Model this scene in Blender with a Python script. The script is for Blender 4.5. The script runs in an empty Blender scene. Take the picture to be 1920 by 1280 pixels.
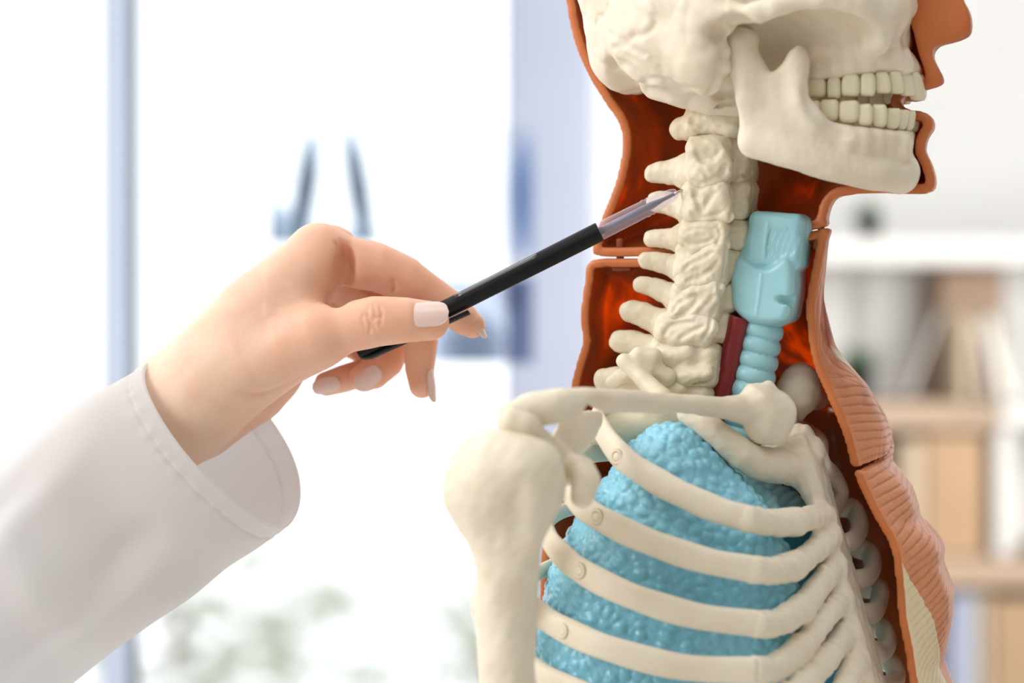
import bpy, bmesh, math, random
import numpy as np
from mathutils import Vector, Matrix, noise as mnoise

# ------------------------------------------------------------------ camera, world, lights
SC = bpy.context.scene
COL = SC.collection
CAM_Z = 1.35            # camera height above the floor (m)
CAM_D = 1130.0          # distance to the focus plane (mm)
PX = 0.25               # mm per photo pixel on the focus plane (y = 0)

cam = bpy.data.objects.new('camera', bpy.data.cameras.new('camera'))
COL.objects.link(cam); SC.camera = cam
cam.location = (0, -CAM_D / 1000, CAM_Z); cam.rotation_euler = (math.pi / 2, 0, 0)
cam.data.sensor_width = 36.0
cam.data.lens = 36.0 * CAM_D / (1920 * PX)
cam.data.dof.use_dof = True; cam.data.dof.focus_distance = 1.112; cam.data.dof.aperture_fstop = 4.0
cam.data.dof.aperture_blades = 0
cam.data.clip_start = 0.05; cam.data.clip_end = 200

SC.view_settings.view_transform = 'Standard'; SC.view_settings.look = 'None'
SC.view_settings.gamma = 1.0; SC.view_settings.exposure = 0.0
try: SC.view_settings.use_curve_mapping = False
except Exception: pass

w = bpy.data.worlds.new('daylight'); SC.world = w; w.use_nodes = True
nt = w.node_tree; nt.nodes.clear()
out = nt.nodes.new('ShaderNodeOutputWorld'); bg = nt.nodes.new('ShaderNodeBackground')
tc = nt.nodes.new('ShaderNodeTexCoord')
def wdot(vec):
    n = nt.nodes.new('ShaderNodeVectorMath'); n.operation = 'DOT_PRODUCT'
    n.inputs[1].default_value = vec; nt.links.new(tc.outputs['Generated'], n.inputs[0]); return n.outputs['Value']
def wramp(src, stops):
    mr = nt.nodes.new('ShaderNodeMath'); mr.operation = 'MULTIPLY_ADD'; mr.inputs[1].default_value = .5; mr.inputs[2].default_value = .5
    nt.links.new(src, mr.inputs[0])
    r = nt.nodes.new('ShaderNodeValToRGB'); nt.links.new(mr.outputs[0], r.inputs[0])
    r.color_ramp.interpolation = 'EASE'
    e = r.color_ramp.elements
    while len(e) < len(stops): e.new(0.5)
    for i, (p, c) in enumerate(stops): e[i].position = p; e[i].color = (*c, 1)
    return r.outputs[0]
# bright overcast daylight beyond the windows (behind and left), dimmer towards the room
ra = wramp(wdot((-.60, .78, .18)), [(0.0, (.20, .195, .185)), (.30, (.22, .215, .205)), (.62, (.74, .75, .77)), (.80, (1, 1, 1))])
rb = wramp(wdot((0, 0, 1)), [(0.10, (.15, .12, .095)), (.36, (.33, .285, .24)), (.44, (.93, .93, .93)), (.60, (1, 1, 1))])
mx = nt.nodes.new('ShaderNodeMix'); mx.data_type = 'RGBA'; mx.blend_type = 'MULTIPLY'; mx.inputs['Factor'].default_value = 1
nt.links.new(ra, mx.inputs[6]); nt.links.new(rb, mx.inputs[7]); nt.links.new(mx.outputs[2], bg.inputs['Color'])
bg.inputs['Strength'].default_value = 1.9
nt.links.new(bg.outputs[0], out.inputs[0])

def area(name, loc, tgt, size, power, col=(1, 1, 1)):
    l = bpy.data.lights.new(name, 'AREA'); l.shape = 'RECTANGLE'; l.size = size[0]; l.size_y = size[1]
    l.energy = power; l.color = col
    o = bpy.data.objects.new(name, l); COL.objects.link(o); o.location = loc
    o.rotation_euler = (Vector(tgt) - Vector(loc)).to_track_quat('-Z', 'Y').to_euler()
    return o
area('added_key_light', (-2.2, -.9, 2.5), (0.1, 0, 1.3), (1.4, 1.2), 30, (1, .985, .965))  # added off-frame key, shapes the foreground from upper left
area('added_top_fill_light', (.2, -1.1, 2.9), (0.1, 0, 1.3), (1.0, 1.0), 7, (1, .97, .93))  # weak unseen fill added above the camera
area('added_bookcase_fill_light', (.80, .45, 1.50), (.66, 2.4, 1.38), (.55, .7), 27, (1, .985, .97))  # added off-frame fill that brightens the bookcase and back wall

# ------------------------------------------------------------------ coordinates (mm)
def W(px, py, y=0.0):
    """photo pixel at depth y (mm behind the focus plane) -> world mm, z relative to camera height"""
    t = (CAM_D + y) / CAM_D
    return np.array([(px - 960) * PX * t, y, (640 - py) * PX * t])
ANG = math.radians(22)
BF = np.array([math.cos(ANG), -math.sin(ANG), 0.0])      # model's forward
BL = np.array([math.sin(ANG), math.cos(ANG), 0.0])       # model's far lateral
BO = np.array([85.0, 0, 0])
BC = np.array([0, -CAM_D, 0])
def B(px, py, l=0.0):
    """photo pixel on the plane `l` mm lateral of the model's mid-plane -> (forward, lateral, up) mm"""
    d = np.array([(px - 960) * PX / CAM_D, 1.0, (640 - py) * PX / CAM_D])
    t = (l - (BC - BO) @ BL) / (d @ BL)
    p = BC + t * d - BO
    return np.array([p @ BF, l, p[2]])
def BP(pts, l=None):
    return [B(p[0], p[1], (p[2] if len(p) > 2 else 0.0) if l is None else l) for p in pts]

# ------------------------------------------------------------------ scene tree helpers
def tag(o, label=None, cat=None, group=None, kind=None):
    if label: o['label'] = label
    if cat: o['category'] = cat
    if group: o['group'] = group
    if kind: o['kind'] = kind
    return o
def empty(name, loc=(0, 0, 0), rot=(0, 0, 0), **k):
    o = bpy.data.objects.new(name, None); COL.objects.link(o); o.location = loc; o.rotation_euler = rot
    o.empty_display_size = .02
    return tag(o, **k)
def link(name, me, mat, parent=None, smooth=True, **k):
    o = bpy.data.objects.new(name, me); COL.objects.link(o)
    if mat and not me.materials: me.materials.append(mat)
    if smooth and len(me.polygons): me.polygons.foreach_set('use_smooth', np.ones(len(me.polygons), dtype=bool))
    if parent: o.parent = parent
    return tag(o, **k)
def pymesh(name, V, F):
    """V mm array, F faces -> mesh in metres"""
    me = bpy.data.meshes.new(name)
    V = np.asarray(V, dtype=np.float32) * 0.001
    F = np.asarray(F) if not isinstance(F, np.ndarray) and len(set(map(len, F))) == 1 else F
    if isinstance(F, np.ndarray):
        n, k = F.shape
        me.vertices.add(len(V)); me.vertices.foreach_set('co', V.ravel())
        me.loops.add(n * k); me.loops.foreach_set('vertex_index', F.astype(np.int32).ravel())
        me.polygons.add(n); me.polygons.foreach_set('loop_start', (np.arange(n) * k).astype(np.int32))
        me.polygons.foreach_set('loop_total', np.full(n, k, dtype=np.int32))
        me.update(calc_edges=True); me.validate()
    else:
        me.from_pydata([tuple(v) for v in V], [], [tuple(int(i) for i in f) for f in F]); me.update()
    return me

# ------------------------------------------------------------------ distance-field modelling
def smin(a, b, k):
    if k <= 0: return np.minimum(a, b)
    h = np.clip(.5 + .5 * (b - a) / k, 0, 1)
    return b + (a - b) * h - k * h * (1 - h)
def smax(a, b, k): return -smin(-a, -b, k)
def wob(X, Y, Z, scale, seed, n=5):
    r = np.random.RandomState(seed); s = 0
    for i in range(n):
        d = r.normal(size=3); d /= np.linalg.norm(d); f = 2 * math.pi / (scale * r.uniform(.7, 1.5))
        d2 = r.normal(size=3); d2 /= np.linalg.norm(d2); f2 = 2 * math.pi / (scale * r.uniform(.9, 1.8))
        s = s + np.sin((X * d[0] + Y * d[1] + Z * d[2]) * f + r.uniform(0, 6)) * np.sin((X * d2[0] + Y * d2[1] + Z * d2[2]) * f2 + r.uniform(0, 6))
    return (s / n * 1.6).astype(np.float32)

class Prim:
    def __init__(s, f, lo, hi): s.f, s.lo, s.hi = f, np.array(lo, float), np.array(hi, float)
def chain(pts, rad, flat=None, q=1.0):
    """tube of varying radius through pts; flat = direction squeezed by factor q (>1 thinner)"""
    P = [np.array(p, float) for p in pts]
    if np.isscalar(rad): rad = [rad] * len(P)
    if len(rad) == 2 and len(P) > 2: rad = list(np.linspace(rad[0], rad[1], len(P)))
    if flat is not None: fl = np.array(flat, float); fl /= np.linalg.norm(fl)
    def f(X, Y, Z):
        D = None
        for a, b, ra, rb in zip(P[:-1], P[1:], rad[:-1], rad[1:]):
            ab = b - a; L2 = max(ab @ ab, 1e-9)
            x, y, z = X - a[0], Y - a[1], Z - a[2]
            t = np.clip((x * ab[0] + y * ab[1] + z * ab[2]) / L2, 0, 1)
            x, y, z = x - t * ab[0], y - t * ab[1], z - t * ab[2]
            r2 = x * x + y * y + z * z
            if flat is not None:
                c = x * fl[0] + y * fl[1] + z * fl[2]; r2 = r2 + c * c * (q * q - 1)
            d = np.sqrt(r2) - (ra + t * (rb - ra))
            D = d if D is None else np.minimum(D, d)
        return D
    A = np.array(P); m = max(rad)
    return Prim(f, A.min(0) - m, A.max(0) + m)
def rot_axes(fwd, up):
    a = np.array(fwd, float); a /= np.linalg.norm(a)
    c = np.array(up, float); c -= a * (c @ a); c /= np.linalg.norm(c)
    return np.array([a, np.cross(c, a), c])
def ell(c, r, R=None):
    c = np.array(c, float); r = np.array(r, float) * np.ones(3); R = np.eye(3) if R is None else np.array(R)
    def f(X, Y, Z):
        x, y, z = X - c[0], Y - c[1], Z - c[2]
        u = [(x * R[i][0] + y * R[i][1] + z * R[i][2]) for i in range(3)]
        k0 = np.sqrt((u[0] / r[0]) ** 2 + (u[1] / r[1]) ** 2 + (u[2] / r[2]) ** 2)
        k1 = np.sqrt((u[0] / r[0] ** 2) ** 2 + (u[1] / r[1] ** 2) ** 2 + (u[2] / r[2] ** 2) ** 2) + 1e-6
        return k0 * (k0 - 1) / k1
    e = np.abs(R).T @ r
    return Prim(f, c - e, c + e)
def rbox(c, hsz, R=None, rd=2.0):
    c = np.array(c, float); h = np.array(hsz, float); R = np.eye(3) if R is None else np.array(R)
    def f(X, Y, Z):
        x, y, z = X - c[0], Y - c[1], Z - c[2]
        u = [np.abs(x * R[i][0] + y * R[i][1] + z * R[i][2]) - h[i] + rd for i in range(3)]
        o = np.sqrt(sum(np.maximum(t, 0) ** 2 for t in u))
        return o + np.minimum(np.maximum(np.maximum(u[0], u[1]), u[2]), 0) - rd
    e = np.abs(R).T @ h
    return Prim(f, c - e, c + e)
def poly2(P, x, z):
    """signed distance to a closed polygon (negative inside), arrays x,z"""
    P = np.array(P, float); d = np.full(np.broadcast(x, z).shape, 1e18); s = np.ones_like(d)
    n = len(P)
    for i in range(n):
        a, b = P[i], P[i - 1]
        ex, ez = b[0] - a[0], b[1] - a[1]; wx, wz = x - a[0], z - a[1]
        t = np.clip((wx * ex + wz * ez) / (ex * ex + ez * ez + 1e-12), 0, 1)
        d = np.minimum(d, (wx - t * ex) ** 2 + (wz - t * ez) ** 2)
        c1, c2, c3 = z >= a[1], z < b[1], ex * wz > ez * wx
        s = np.where((c1 & c2 & c3) | (~c1 & ~c2 & ~c3), -s, s)
    return s * np.sqrt(d)
def smooth_closed(P, n=4, closed=True):
    P = np.array(P, float); N = len(P); o = []
    for i in range(N if closed else N - 1):
        g = (lambda j: P[j % N]) if closed else (lambda j: P[min(max(j, 0), N - 1)])
        p0, p1, p2, p3 = g(i - 1), g(i), g(i + 1), g(i + 2)
        for k in range(n):
            t = k / n
            o.append(.5 * (2 * p1 + (p2 - p0) * t + (2 * p0 - 5 * p1 + 4 * p2 - p3) * t * t + (3 * p1 - p0 - 3 * p2 + p3) * t ** 3))
    if not closed: o.append(P[-1])
    return np.array(o)
def slab(pts, th, rd=2.0, deg=1, sm=4, mirror=False):
    """plate with a traced outline; pts (forward, lateral, up): the lateral position is a polynomial of forward"""
    A = np.array(pts, float); co = np.polyfit(A[:, 0], A[:, 1], deg); dco = np.polyder(co)
    O = smooth_closed(A[:, [0, 2]], sm)
    sg = -1 if mirror else 1
    def f(X, Y, Z):
        d2 = poly2(O, X, Z)
        l0 = np.polyval(co, X) * sg; sl = np.sqrt(1 + np.clip(np.polyval(dco, X), -3, 3) ** 2)
        d1 = np.abs(Y - l0) / sl - th
        a, b = np.maximum(d2 + rd, 0), np.maximum(d1 + rd, 0)
        return np.sqrt(a * a + b * b) + np.minimum(np.maximum(d2 + rd, d1 + rd), 0) - rd
    lo = np.array([O[:, 0].min(), min((A[:, 1] * sg)) - th * 2, O[:, 1].min()])
    hi = np.array([O[:, 0].max(), max((A[:, 1] * sg)) + th * 2, O[:, 1].max()])
    return Prim(f, lo, hi)

class Field:
    def __init__(s, lo, hi, h):
        s.lo = np.array(lo, float); s.h = h
        s.n = np.maximum(np.ceil((np.array(hi, float) - s.lo) / h).astype(int) + 1, 3)
        s.d = np.full(s.n, 50.0, dtype=np.float32)
    def axes(s, sl):
        return [(s.lo[i] + s.h * np.arange(sl[i].start, sl[i].stop, dtype=np.float32)).reshape([-1 if j == i else 1 for j in range(3)]) for i in range(3)]
    def block(s, p, m):
        a = np.clip(np.floor((p.lo - m - s.lo) / s.h).astype(int), 0, s.n)
        b = np.clip(np.ceil((p.hi + m - s.lo) / s.h).astype(int) + 1, 0, s.n)
        return tuple(slice(int(i), int(j)) for i, j in zip(a, b))
    def add(s, p, k=2.0):
        sl = s.block(p, k + 4 * s.h)
        if min(q.stop - q.start for q in sl) < 1: return s
        s.d[sl] = smin(s.d[sl], p.f(*s.axes(sl)).astype(np.float32), k); return s
    def cut(s, p, k=1.0):
        sl = s.block(p, k + 2 * s.h)
        if min(q.stop - q.start for q in sl) < 1: return s
        s.d[sl] = smax(s.d[sl], -p.f(*s.axes(sl)).astype(np.float32), k); return s
    def noise(s, amp, scale, seed):
        sl = tuple(slice(0, int(n)) for n in s.n)
        s.d += amp * wob(*s.axes(sl), scale, seed); return s
    def ridges(s, amp, scale, seed):
        sl = tuple(slice(0, int(n)) for n in s.n)
        s.d += amp * np.maximum(1 - np.abs(wob(*s.axes(sl), scale, seed)) * 5, 0) ** 1.5; return s
    def mesh(s, name):
        V, F = nets(s.d); return pymesh(name, V * s.h + s.lo, F)
def nets(d):
    """naive surface nets"""
    ins = d < 0
    ins[0] = ins[-1] = False; ins[:, 0] = ins[:, -1] = False; ins[:, :, 0] = ins[:, :, -1] = False
    c = np.zeros([n - 1 for n in d.shape], dtype=np.int8)
    for i in (0, 1):
        for j in (0, 1):
            for k in (0, 1):
                c += ins[i:d.shape[0] - 1 + i, j:d.shape[1] - 1 + j, k:d.shape[2] - 1 + k]
    act = (c > 0) & (c < 8)
    idx = np.full(act.shape, -1, dtype=np.int32); A = np.argwhere(act); idx[act] = np.arange(len(A))
    S = np.zeros((len(A), 3)); N = np.zeros(len(A))
    cor = [(i, j, k) for i in (0, 1) for j in (0, 1) for k in (0, 1)]
    val = {q: d[A[:, 0] + q[0], A[:, 1] + q[1], A[:, 2] + q[2]].astype(float) for q in cor}
    iv = {q: ins[A[:, 0] + q[0], A[:, 1] + q[1], A[:, 2] + q[2]] for q in cor}
    for q in cor:
        for ax in range(3):
            if q[ax]: continue
            r = list(q); r[ax] = 1; r = tuple(r)
            m = iv[q] != iv[r]; a, b = val[q][m], val[r][m]
            t = np.clip(a / np.where(np.abs(a - b) < 1e-9, 1e-9, a - b), 0, 1)
            p = np.tile(np.array(q, float), (m.sum(), 1)); p[:, ax] = t
            S[m] += p; N[m] += 1
    V = A + S / np.maximum(N, 1)[:, None]
    F = []
    for ax in range(3):
        s0 = [slice(0, -1)] * 3; s1 = [slice(0, -1)] * 3; s0[ax] = slice(0, -1); s1[ax] = slice(1, None)
        a, b = ins[tuple(s0)], ins[tuple(s1)]
        # edge from (i) to (i+ax); cells around: other axes -1..0
        E = np.argwhere(a != b)
        u, v = (ax + 1) % 3, (ax + 2) % 3
        E = E[(E[:, u] > 0) & (E[:, v] > 0)]
        sgn = a[tuple(E.T)]
        def cell(du, dv):
            C = E.copy(); C[:, u] += du; C[:, v] += dv; return idx[tuple(C.T)]
        q = np.stack([cell(-1, -1), cell(0, -1), cell(0, 0), cell(-1, 0)], 1)
        q[~sgn] = q[~sgn][:, ::-1]
        F.append(q)
    F = np.concatenate(F); F = F[(F >= 0).all(1)]
    return V, F
def surf(f, pts, inset=0.0, body=True):
    """snap photo points to the first surface of a field seen from the camera; misses are dropped"""
    o = []
    for (px, py) in pts:
        d = np.array([(px - 960) * PX / CAM_D, 1.0, (640 - py) * PX / CAM_D])
        ts = np.arange(-240, 140, .35) + CAM_D; Q = BC + ts[:, None] * d
        if body:
            q = Q - BO; Q = np.stack([q @ BF, q @ BL, Q[:, 2]], 1)
        g = (Q - f.lo) / f.h; i = np.rint(g).astype(int); ok = ((i >= 0) & (i < f.n)).all(1)
        v = np.full(len(ts), 9.0); v[ok] = f.d[tuple(i[ok].T)]
        k = np.argmax(v < 0)
        if v[k] < 0:
            u = Q[1] - Q[0]; u /= np.linalg.norm(u); o.append(Q[k] + u * (inset - .2))
    return o
def carve(f, pts, r=.8, k=1.5, body=True, sm=True, inset=0.0, add=False):
    P = smooth_closed(np.array(pts, float), 3, False) if sm and len(pts) > 2 else pts
    q = surf(f, P, inset, body)
    if len(q) < 2: return
    run = [q[0]]; runs = [run]
    for a in q[1:]:
        if np.linalg.norm(a - run[-1]) > 7: run = [a]; runs.append(run)
        else: run.append(a)
    for run in runs:
        if len(run) > 1: (f.add if add else f.cut)(chain(run, [r * .55] + [r] * (len(run) - 2) + [r * .55] if len(run) > 2 else [r, r]), k)
def build(prims, h, k=2.0, pad=4.0, noise=None, cuts=()):
    """prims: list of Prim or (Prim, k); cuts the same"""
    L = [(p if isinstance(p, tuple) else (p, k)) for p in prims]
    lo = np.min([p.lo for p, _ in L], 0) - pad; hi = np.max([p.hi for p, _ in L], 0) + pad
    f = Field(lo, hi, h)
    for p, kk in L: f.add(p, kk)
    for c in cuts:
        if isinstance(c, tuple): f.cut(*c)
        else: f.cut(c, 1.0)
    if noise:
        for q in noise: (f.ridges if len(q) == 4 else f.noise)(*q[:3])
    return f

# ------------------------------------------------------------------ plain mesh helpers
def tube_mesh(name, pts, radii, seg=24, flatn=None, q=1.0, sub=6, caps=True, mod=None, capk=.8):
    """smooth swept tube; flatn(p) gives the direction in which the section is thinner by q"""
    A = smooth_closed(np.array(pts, float), sub, closed=False)
    t0 = np.linspace(0, 1, len(pts)); t1 = np.linspace(0, 1, len(A))
    R = np.interp(t1, t0, np.array(radii, float) * np.ones(len(pts)))
    V = []; T = np.gradient(A, axis=0); T /= np.linalg.norm(T, axis=1)[:, None]
    up = np.array([0, 0, 1.0])
    for i, (p, r, t) in enumerate(zip(A, R, T)):
        n = flatn(p) if flatn is not None else up
        n = n - t * (n @ t)
        if np.linalg.norm(n) < 1e-4: n = np.cross(t, [1, 0, 0])
        n = n / np.linalg.norm(n); b = np.cross(t, n)
        for j in range(seg):
            a = 2 * math.pi * j / seg; rr = r * (mod(t1[i], a) if mod else 1)
            V.append(p + n * math.cos(a) * rr / q + b * math.sin(a) * rr)
    F = []
    for i in range(len(A) - 1):
        for j in range(seg):
            F.append((i * seg + j, i * seg + (j + 1) % seg, (i + 1) * seg + (j + 1) % seg, (i + 1) * seg + j))
    V = np.array(V)
    if caps:
        for e, s in ((0, -1), (len(A) - 1, 1)):
            base = e * seg; c = A[e]; prev = list(range(base, base + seg))
            for fr, ou in ((.82, .35), (.45, .62), (0.0, .75)):
                if fr > 0:
                    ring = c + (V[base:base + seg] - c) * fr + T[e] * s * ou * R[e] / max(q, 1) * capk
                    st = len(V); V = np.vstack([V, ring]); cur = list(range(st, st + seg))
                    for j in range(seg):
                        f = (prev[j], prev[(j + 1) % seg], cur[(j + 1) % seg], cur[j]); F.append(f if s > 0 else f[::-1])
                    prev = cur
                else:
                    st = len(V); V = np.vstack([V, c + T[e] * s * ou * R[e] / max(q, 1) * capk])
                    for j in range(seg):
                        f = (prev[j], prev[(j + 1) % seg], st, st); F.append(f if s > 0 else f[::-1])
    F = [tuple(dict.fromkeys(f)) for f in F]
    return pymesh(name, V, F)
def bevel_box(name, c, s, bev=.002, rz=0, ry=0):
    """box in metres with rounded edges; c centre, s full sizes"""
    bm = bmesh.new(); bmesh.ops.create_cube(bm, size=1)
    bmesh.ops.scale(bm, vec=s, verts=bm.verts)
    if bev: bmesh.ops.bevel(bm, geom=bm.edges[:], offset=min(bev, min(s) * .4), segments=2, affect='EDGES', profile=.5)
    bmesh.ops.rotate(bm, cent=(0, 0, 0), matrix=Matrix.Rotation(ry, 3, 'Y'), verts=bm.verts)
    bmesh.ops.rotate(bm, cent=(0, 0, 0), matrix=Matrix.Rotation(rz, 3, 'Z'), verts=bm.verts)
    bmesh.ops.translate(bm, vec=c, verts=bm.verts)
    me = bpy.data.meshes.new(name); bm.to_mesh(me); bm.free(); return me
def loft(name, rings, closed=True, cap=False):
    n = len(rings[0]); V = np.concatenate(rings); F = []
    for i in range(len(rings) - 1):
        for j in range(n if closed else n - 1):
            F.append((i * n + j, i * n + (j + 1) % n, (i + 1) * n + (j + 1) % n, (i + 1) * n + j))
    if cap:
        F.append(tuple(range(n))[::-1]); F.append(tuple(range((len(rings) - 1) * n, len(rings) * n)))
    return pymesh(name, V, F)
def lathe_axis(name, a, b, prof, seg=40):
    """surface of revolution about a->b; prof = [(distance from a, radius)] mm"""
    a, b = np.array(a, float), np.array(b, float); t = (b - a) / np.linalg.norm(b - a)
    n = np.cross(t, [0, 1, 0]); n /= np.linalg.norm(n); m = np.cross(t, n)
    ang = np.linspace(0, 2 * math.pi, seg, endpoint=False)
    rings = [a + t * s + (np.cos(ang)[:, None] * n + np.sin(ang)[:, None] * m) * max(r, .01) for s, r in prof]
    return loft(name, rings, cap=True)

# ------------------------------------------------------------------ materials
class M:
    def __init__(s, name):
        s.m = bpy.data.materials.new(name); s.m.use_nodes = True; s.t = s.m.node_tree
        s.p = s.t.nodes['Principled BSDF']; s.out = s.t.nodes['Material Output']
        s.obj = None
    def n(s, k, **kw):
        o = s.t.nodes.new(k)
        for a, b in kw.items(): setattr(o, a, b)
        return o
    def l(s, a, b): s.t.links.new(a, b)
    def coord(s):
        if s.obj is None: s.obj = s.n('ShaderNodeTexCoord').outputs['Object']
        return s.obj
    def noise(s, scale, detail=4, rough=.55, vec=None):
        o = s.n('ShaderNodeTexNoise'); o.inputs['Scale'].default_value = scale; o.inputs['Detail'].default_value = detail
        o.inputs['Roughness'].default_value = rough; s.l(vec or s.coord(), o.inputs['Vector']); return o.outputs['Fac']
    def ramp(s, src, stops, interp='LINEAR'):
        r = s.n('ShaderNodeValToRGB'); s.l(src, r.inputs[0]); e = r.color_ramp.elements; r.color_ramp.interpolation = interp
        while len(e) < len(stops): e.new(.5)
        for i, (p, c) in enumerate(stops):
            e[i].position = p; e[i].color = (c, c, c, 1) if np.isscalar(c) else (*c, 1)
        return r.outputs[0]
    def math(s, op, a, b=0.0, c=0.0):
        o = s.n('ShaderNodeMath', operation=op)
        for i, v in enumerate((a, b, c)):
            if isinstance(v, (int, float)): o.inputs[i].default_value = v
            else: s.l(v, o.inputs[i])
        return o.outputs[0]
    def mix(s, f, a, b):
        o = s.n('ShaderNodeMix', data_type='RGBA')
        for i, v in ((0, f), (6, a), (7, b)):
            if isinstance(v, (int, float)): o.inputs[i].default_value = v
            elif isinstance(v, tuple): o.inputs[i].default_value = (*v, 1)
            else: s.l(v, o.inputs[i])
        return o.outputs[2]
    def bump(s, h, dist, strength=1.0, prev=None):
        o = s.n('ShaderNodeBump'); o.inputs['Distance'].default_value = dist; o.inputs['Strength'].default_value = strength
        s.l(h, o.inputs['Height'])
        if prev is not None: s.l(prev, o.inputs['Normal'])
        s.l(o.outputs[0], s.p.inputs['Normal']); return o.outputs[0]
    def set(s, **k):
        names = dict(col='Base Color', rough='Roughness', metal='Metallic', sss='Subsurface Weight', sr='Subsurface Radius',
                     ss='Subsurface Scale', trans='Transmission Weight', ior='IOR', coat='Coat Weight', cr='Coat Roughness',
                     spec='Specular IOR Level', sheen='Sheen Weight', alpha='Alpha')
        for a, v in k.items():
            i = s.p.inputs[names[a]]
            if isinstance(v, tuple): i.default_value = (*v, 1) if len(v) == 3 and a == 'col' else v
            elif isinstance(v, (int, float)): i.default_value = v
            else: s.l(v, i)
        return s

def bone_mat(name, a, b, rough=.42):
    m = M(name)
    c = m.ramp(m.noise(28, 5, .6), [(.30, b), (.62, a)])
    m.set(col=c, rough=rough, spec=.4, sss=.08, sr=(1.0, .7, .4), ss=.004)
    h = m.math('ADD', m.math('MULTIPLY', m.noise(140, 6, .6), .6), m.math('MULTIPLY', m.noise(420, 3), .25))
    m.bump(h, .0007, .35)
    return m.m
MB = bone_mat('ivory_plastic_bone', (.82, .735, .59), (.74, .64, .485))
MBs = bone_mat('ivory_plastic_spine', (.80, .72, .56), (.70, .61, .43))
MT = bone_mat('tooth_plastic', (.80, .74, .55), (.74, .67, .46), .3)
MCut = bone_mat('tan_mark', (.62, .48, .28), (.55, .42, .24))
def muscle_mat(name, chest):
    """painted outside, bare cut edge, translucent inside with cavity shade painted in ('side': 0 inside .. 1 outside)"""
    m = M(name)
    sep = m.n('ShaderNodeSeparateXYZ'); m.l(m.coord(), sep.inputs[0]); X, Y, Z = sep.outputs
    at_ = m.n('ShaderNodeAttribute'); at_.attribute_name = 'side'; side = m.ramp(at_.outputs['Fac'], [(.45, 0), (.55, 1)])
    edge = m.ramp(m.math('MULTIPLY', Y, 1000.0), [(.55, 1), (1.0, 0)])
    inner = m.ramp(m.noise(16, 4, .6), [(.3, (.22, .055, .016)), (.7, (.36, .10, .025))])  # same plastic, darkened to paint in the shade of the cavity
    outc = m.ramp(m.noise(35, 4), [(.3, (.64, .235, .105)), (.7, (.74, .31, .155))])
    if chest:
        wdg = m.math('MULTIPLY', m.math('SUBTRACT', -.102, Z), .46)
        wdg = m.math('ADD', wdg, m.math('MULTIPLY', m.math('SUBTRACT', m.noise(90, 2), .5), .006))
        wedge = m.math('LESS_THAN', m.math('SUBTRACT', Y, .0012), wdg)
        outc = m.mix(wedge, outc, (.80, .66, .42))
        bnd = m.math('ABSOLUTE', m.math('ADD', m.math('MULTIPLY_ADD', Z, 1000.0, 8.0), m.math('MULTIPLY', m.math('SUBTRACT', Y, .022), 400.0)))
        outc = m.mix(m.math('MULTIPLY', m.math('LESS_THAN', bnd, 3.2), m.math('GREATER_THAN', Y, .013)), outc, (.78, .66, .46))
    rim = m.ramp(m.noise(60, 4), [(.3, (.52, .145, .040)), (.7, (.60, .185, .055))])
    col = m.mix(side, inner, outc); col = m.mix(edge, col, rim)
    m.set(col=col, rough=.42, spec=.4)
    b1 = m.bump(m.math('ADD', m.noise(34, 3), m.math('MULTIPLY', m.noise(160, 3), .2)), .0016, .4)
    if chest:      # muscle fibres: grooves that leave the mid-line and climb outward, upright strands on the neck
        Ym = m.math('MULTIPLY', Y, 1000.0); Zm = m.math('MULTIPLY', Z, 1000.0)
        mr = m.n('ShaderNodeMapRange'); m.l(Zm, mr.inputs[0]); mr.inputs[1].default_value = -165; mr.inputs[2].default_value = -30; mr.inputs[3].default_value = 1.35; mr.inputs[4].default_value = .12
        wv = m.math('MULTIPLY', m.math('SUBTRACT', m.noise(30, 2), .5), 5.0)
        ph = m.math('ADD', m.math('SUBTRACT', Zm, m.math('MULTIPLY', mr.outputs[0], Ym)), m.math('ADD', m.math('MULTIPLY', m.math('MULTIPLY', Ym, Ym), .0042), wv))
        def groove(p, per): return m.ramp(m.math('ABSOLUTE', m.math('SINE', m.math('MULTIPLY', p, math.pi / per))), [(0, 0), (.30, .55), (.75, .95), (1, 1)], 'EASE')
        g1 = groove(ph, 4.3)
        ph2 = m.math('ADD', m.math('ADD', m.math('MULTIPLY', X, 800.0), m.math('MULTIPLY', Y, -550.0)), m.math('ADD', m.math('MULTIPLY', Zm, .12), wv))
        g2 = groove(ph2, 2.4)
        sel = m.ramp(m.math('MULTIPLY_ADD', Zm, -.04, 0.0), [(.45, 0), (.95, 1)])        # 0 on the neck, 1 below the collarbone
        g = m.math('ADD', m.math('MULTIPLY', g1, sel), m.math('MULTIPLY', m.math('MULTIPLY', g2, .45), m.math('SUBTRACT', 1.0, sel)))
        fade = m.ramp(m.math('MULTIPLY', Ym, .1), [(.10, 0), (.45, 1)])
        g = m.math('MULTIPLY', g, m.math('MULTIPLY', fade, side))
        g = m.math('MULTIPLY', g, m.math('SUBTRACT', 1.0, m.math('MULTIPLY', wedge, .6)))
        m.bump(g, .0016, .65, b1)
    tr = m.n('ShaderNodeBsdfTranslucent'); tr.inputs[0].default_value = (1.0, .27, .02, 1)
    mpg = m.n('ShaderNodeMapping'); mpg.inputs['Scale'].default_value = (1, 1, .45); mpg.inputs['Rotation'].default_value = (0, .5, 0); m.l(m.coord(), mpg.inputs[0])
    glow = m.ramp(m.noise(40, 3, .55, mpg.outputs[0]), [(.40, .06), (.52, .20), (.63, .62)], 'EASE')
    if chest: glow = m.math('MULTIPLY', glow, m.ramp(m.math('MULTIPLY_ADD', Z, 10.0, 1.0), [(.45, .30), (.85, 1.15)]))  # shade inside the lower chest put in as weaker translucency
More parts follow.
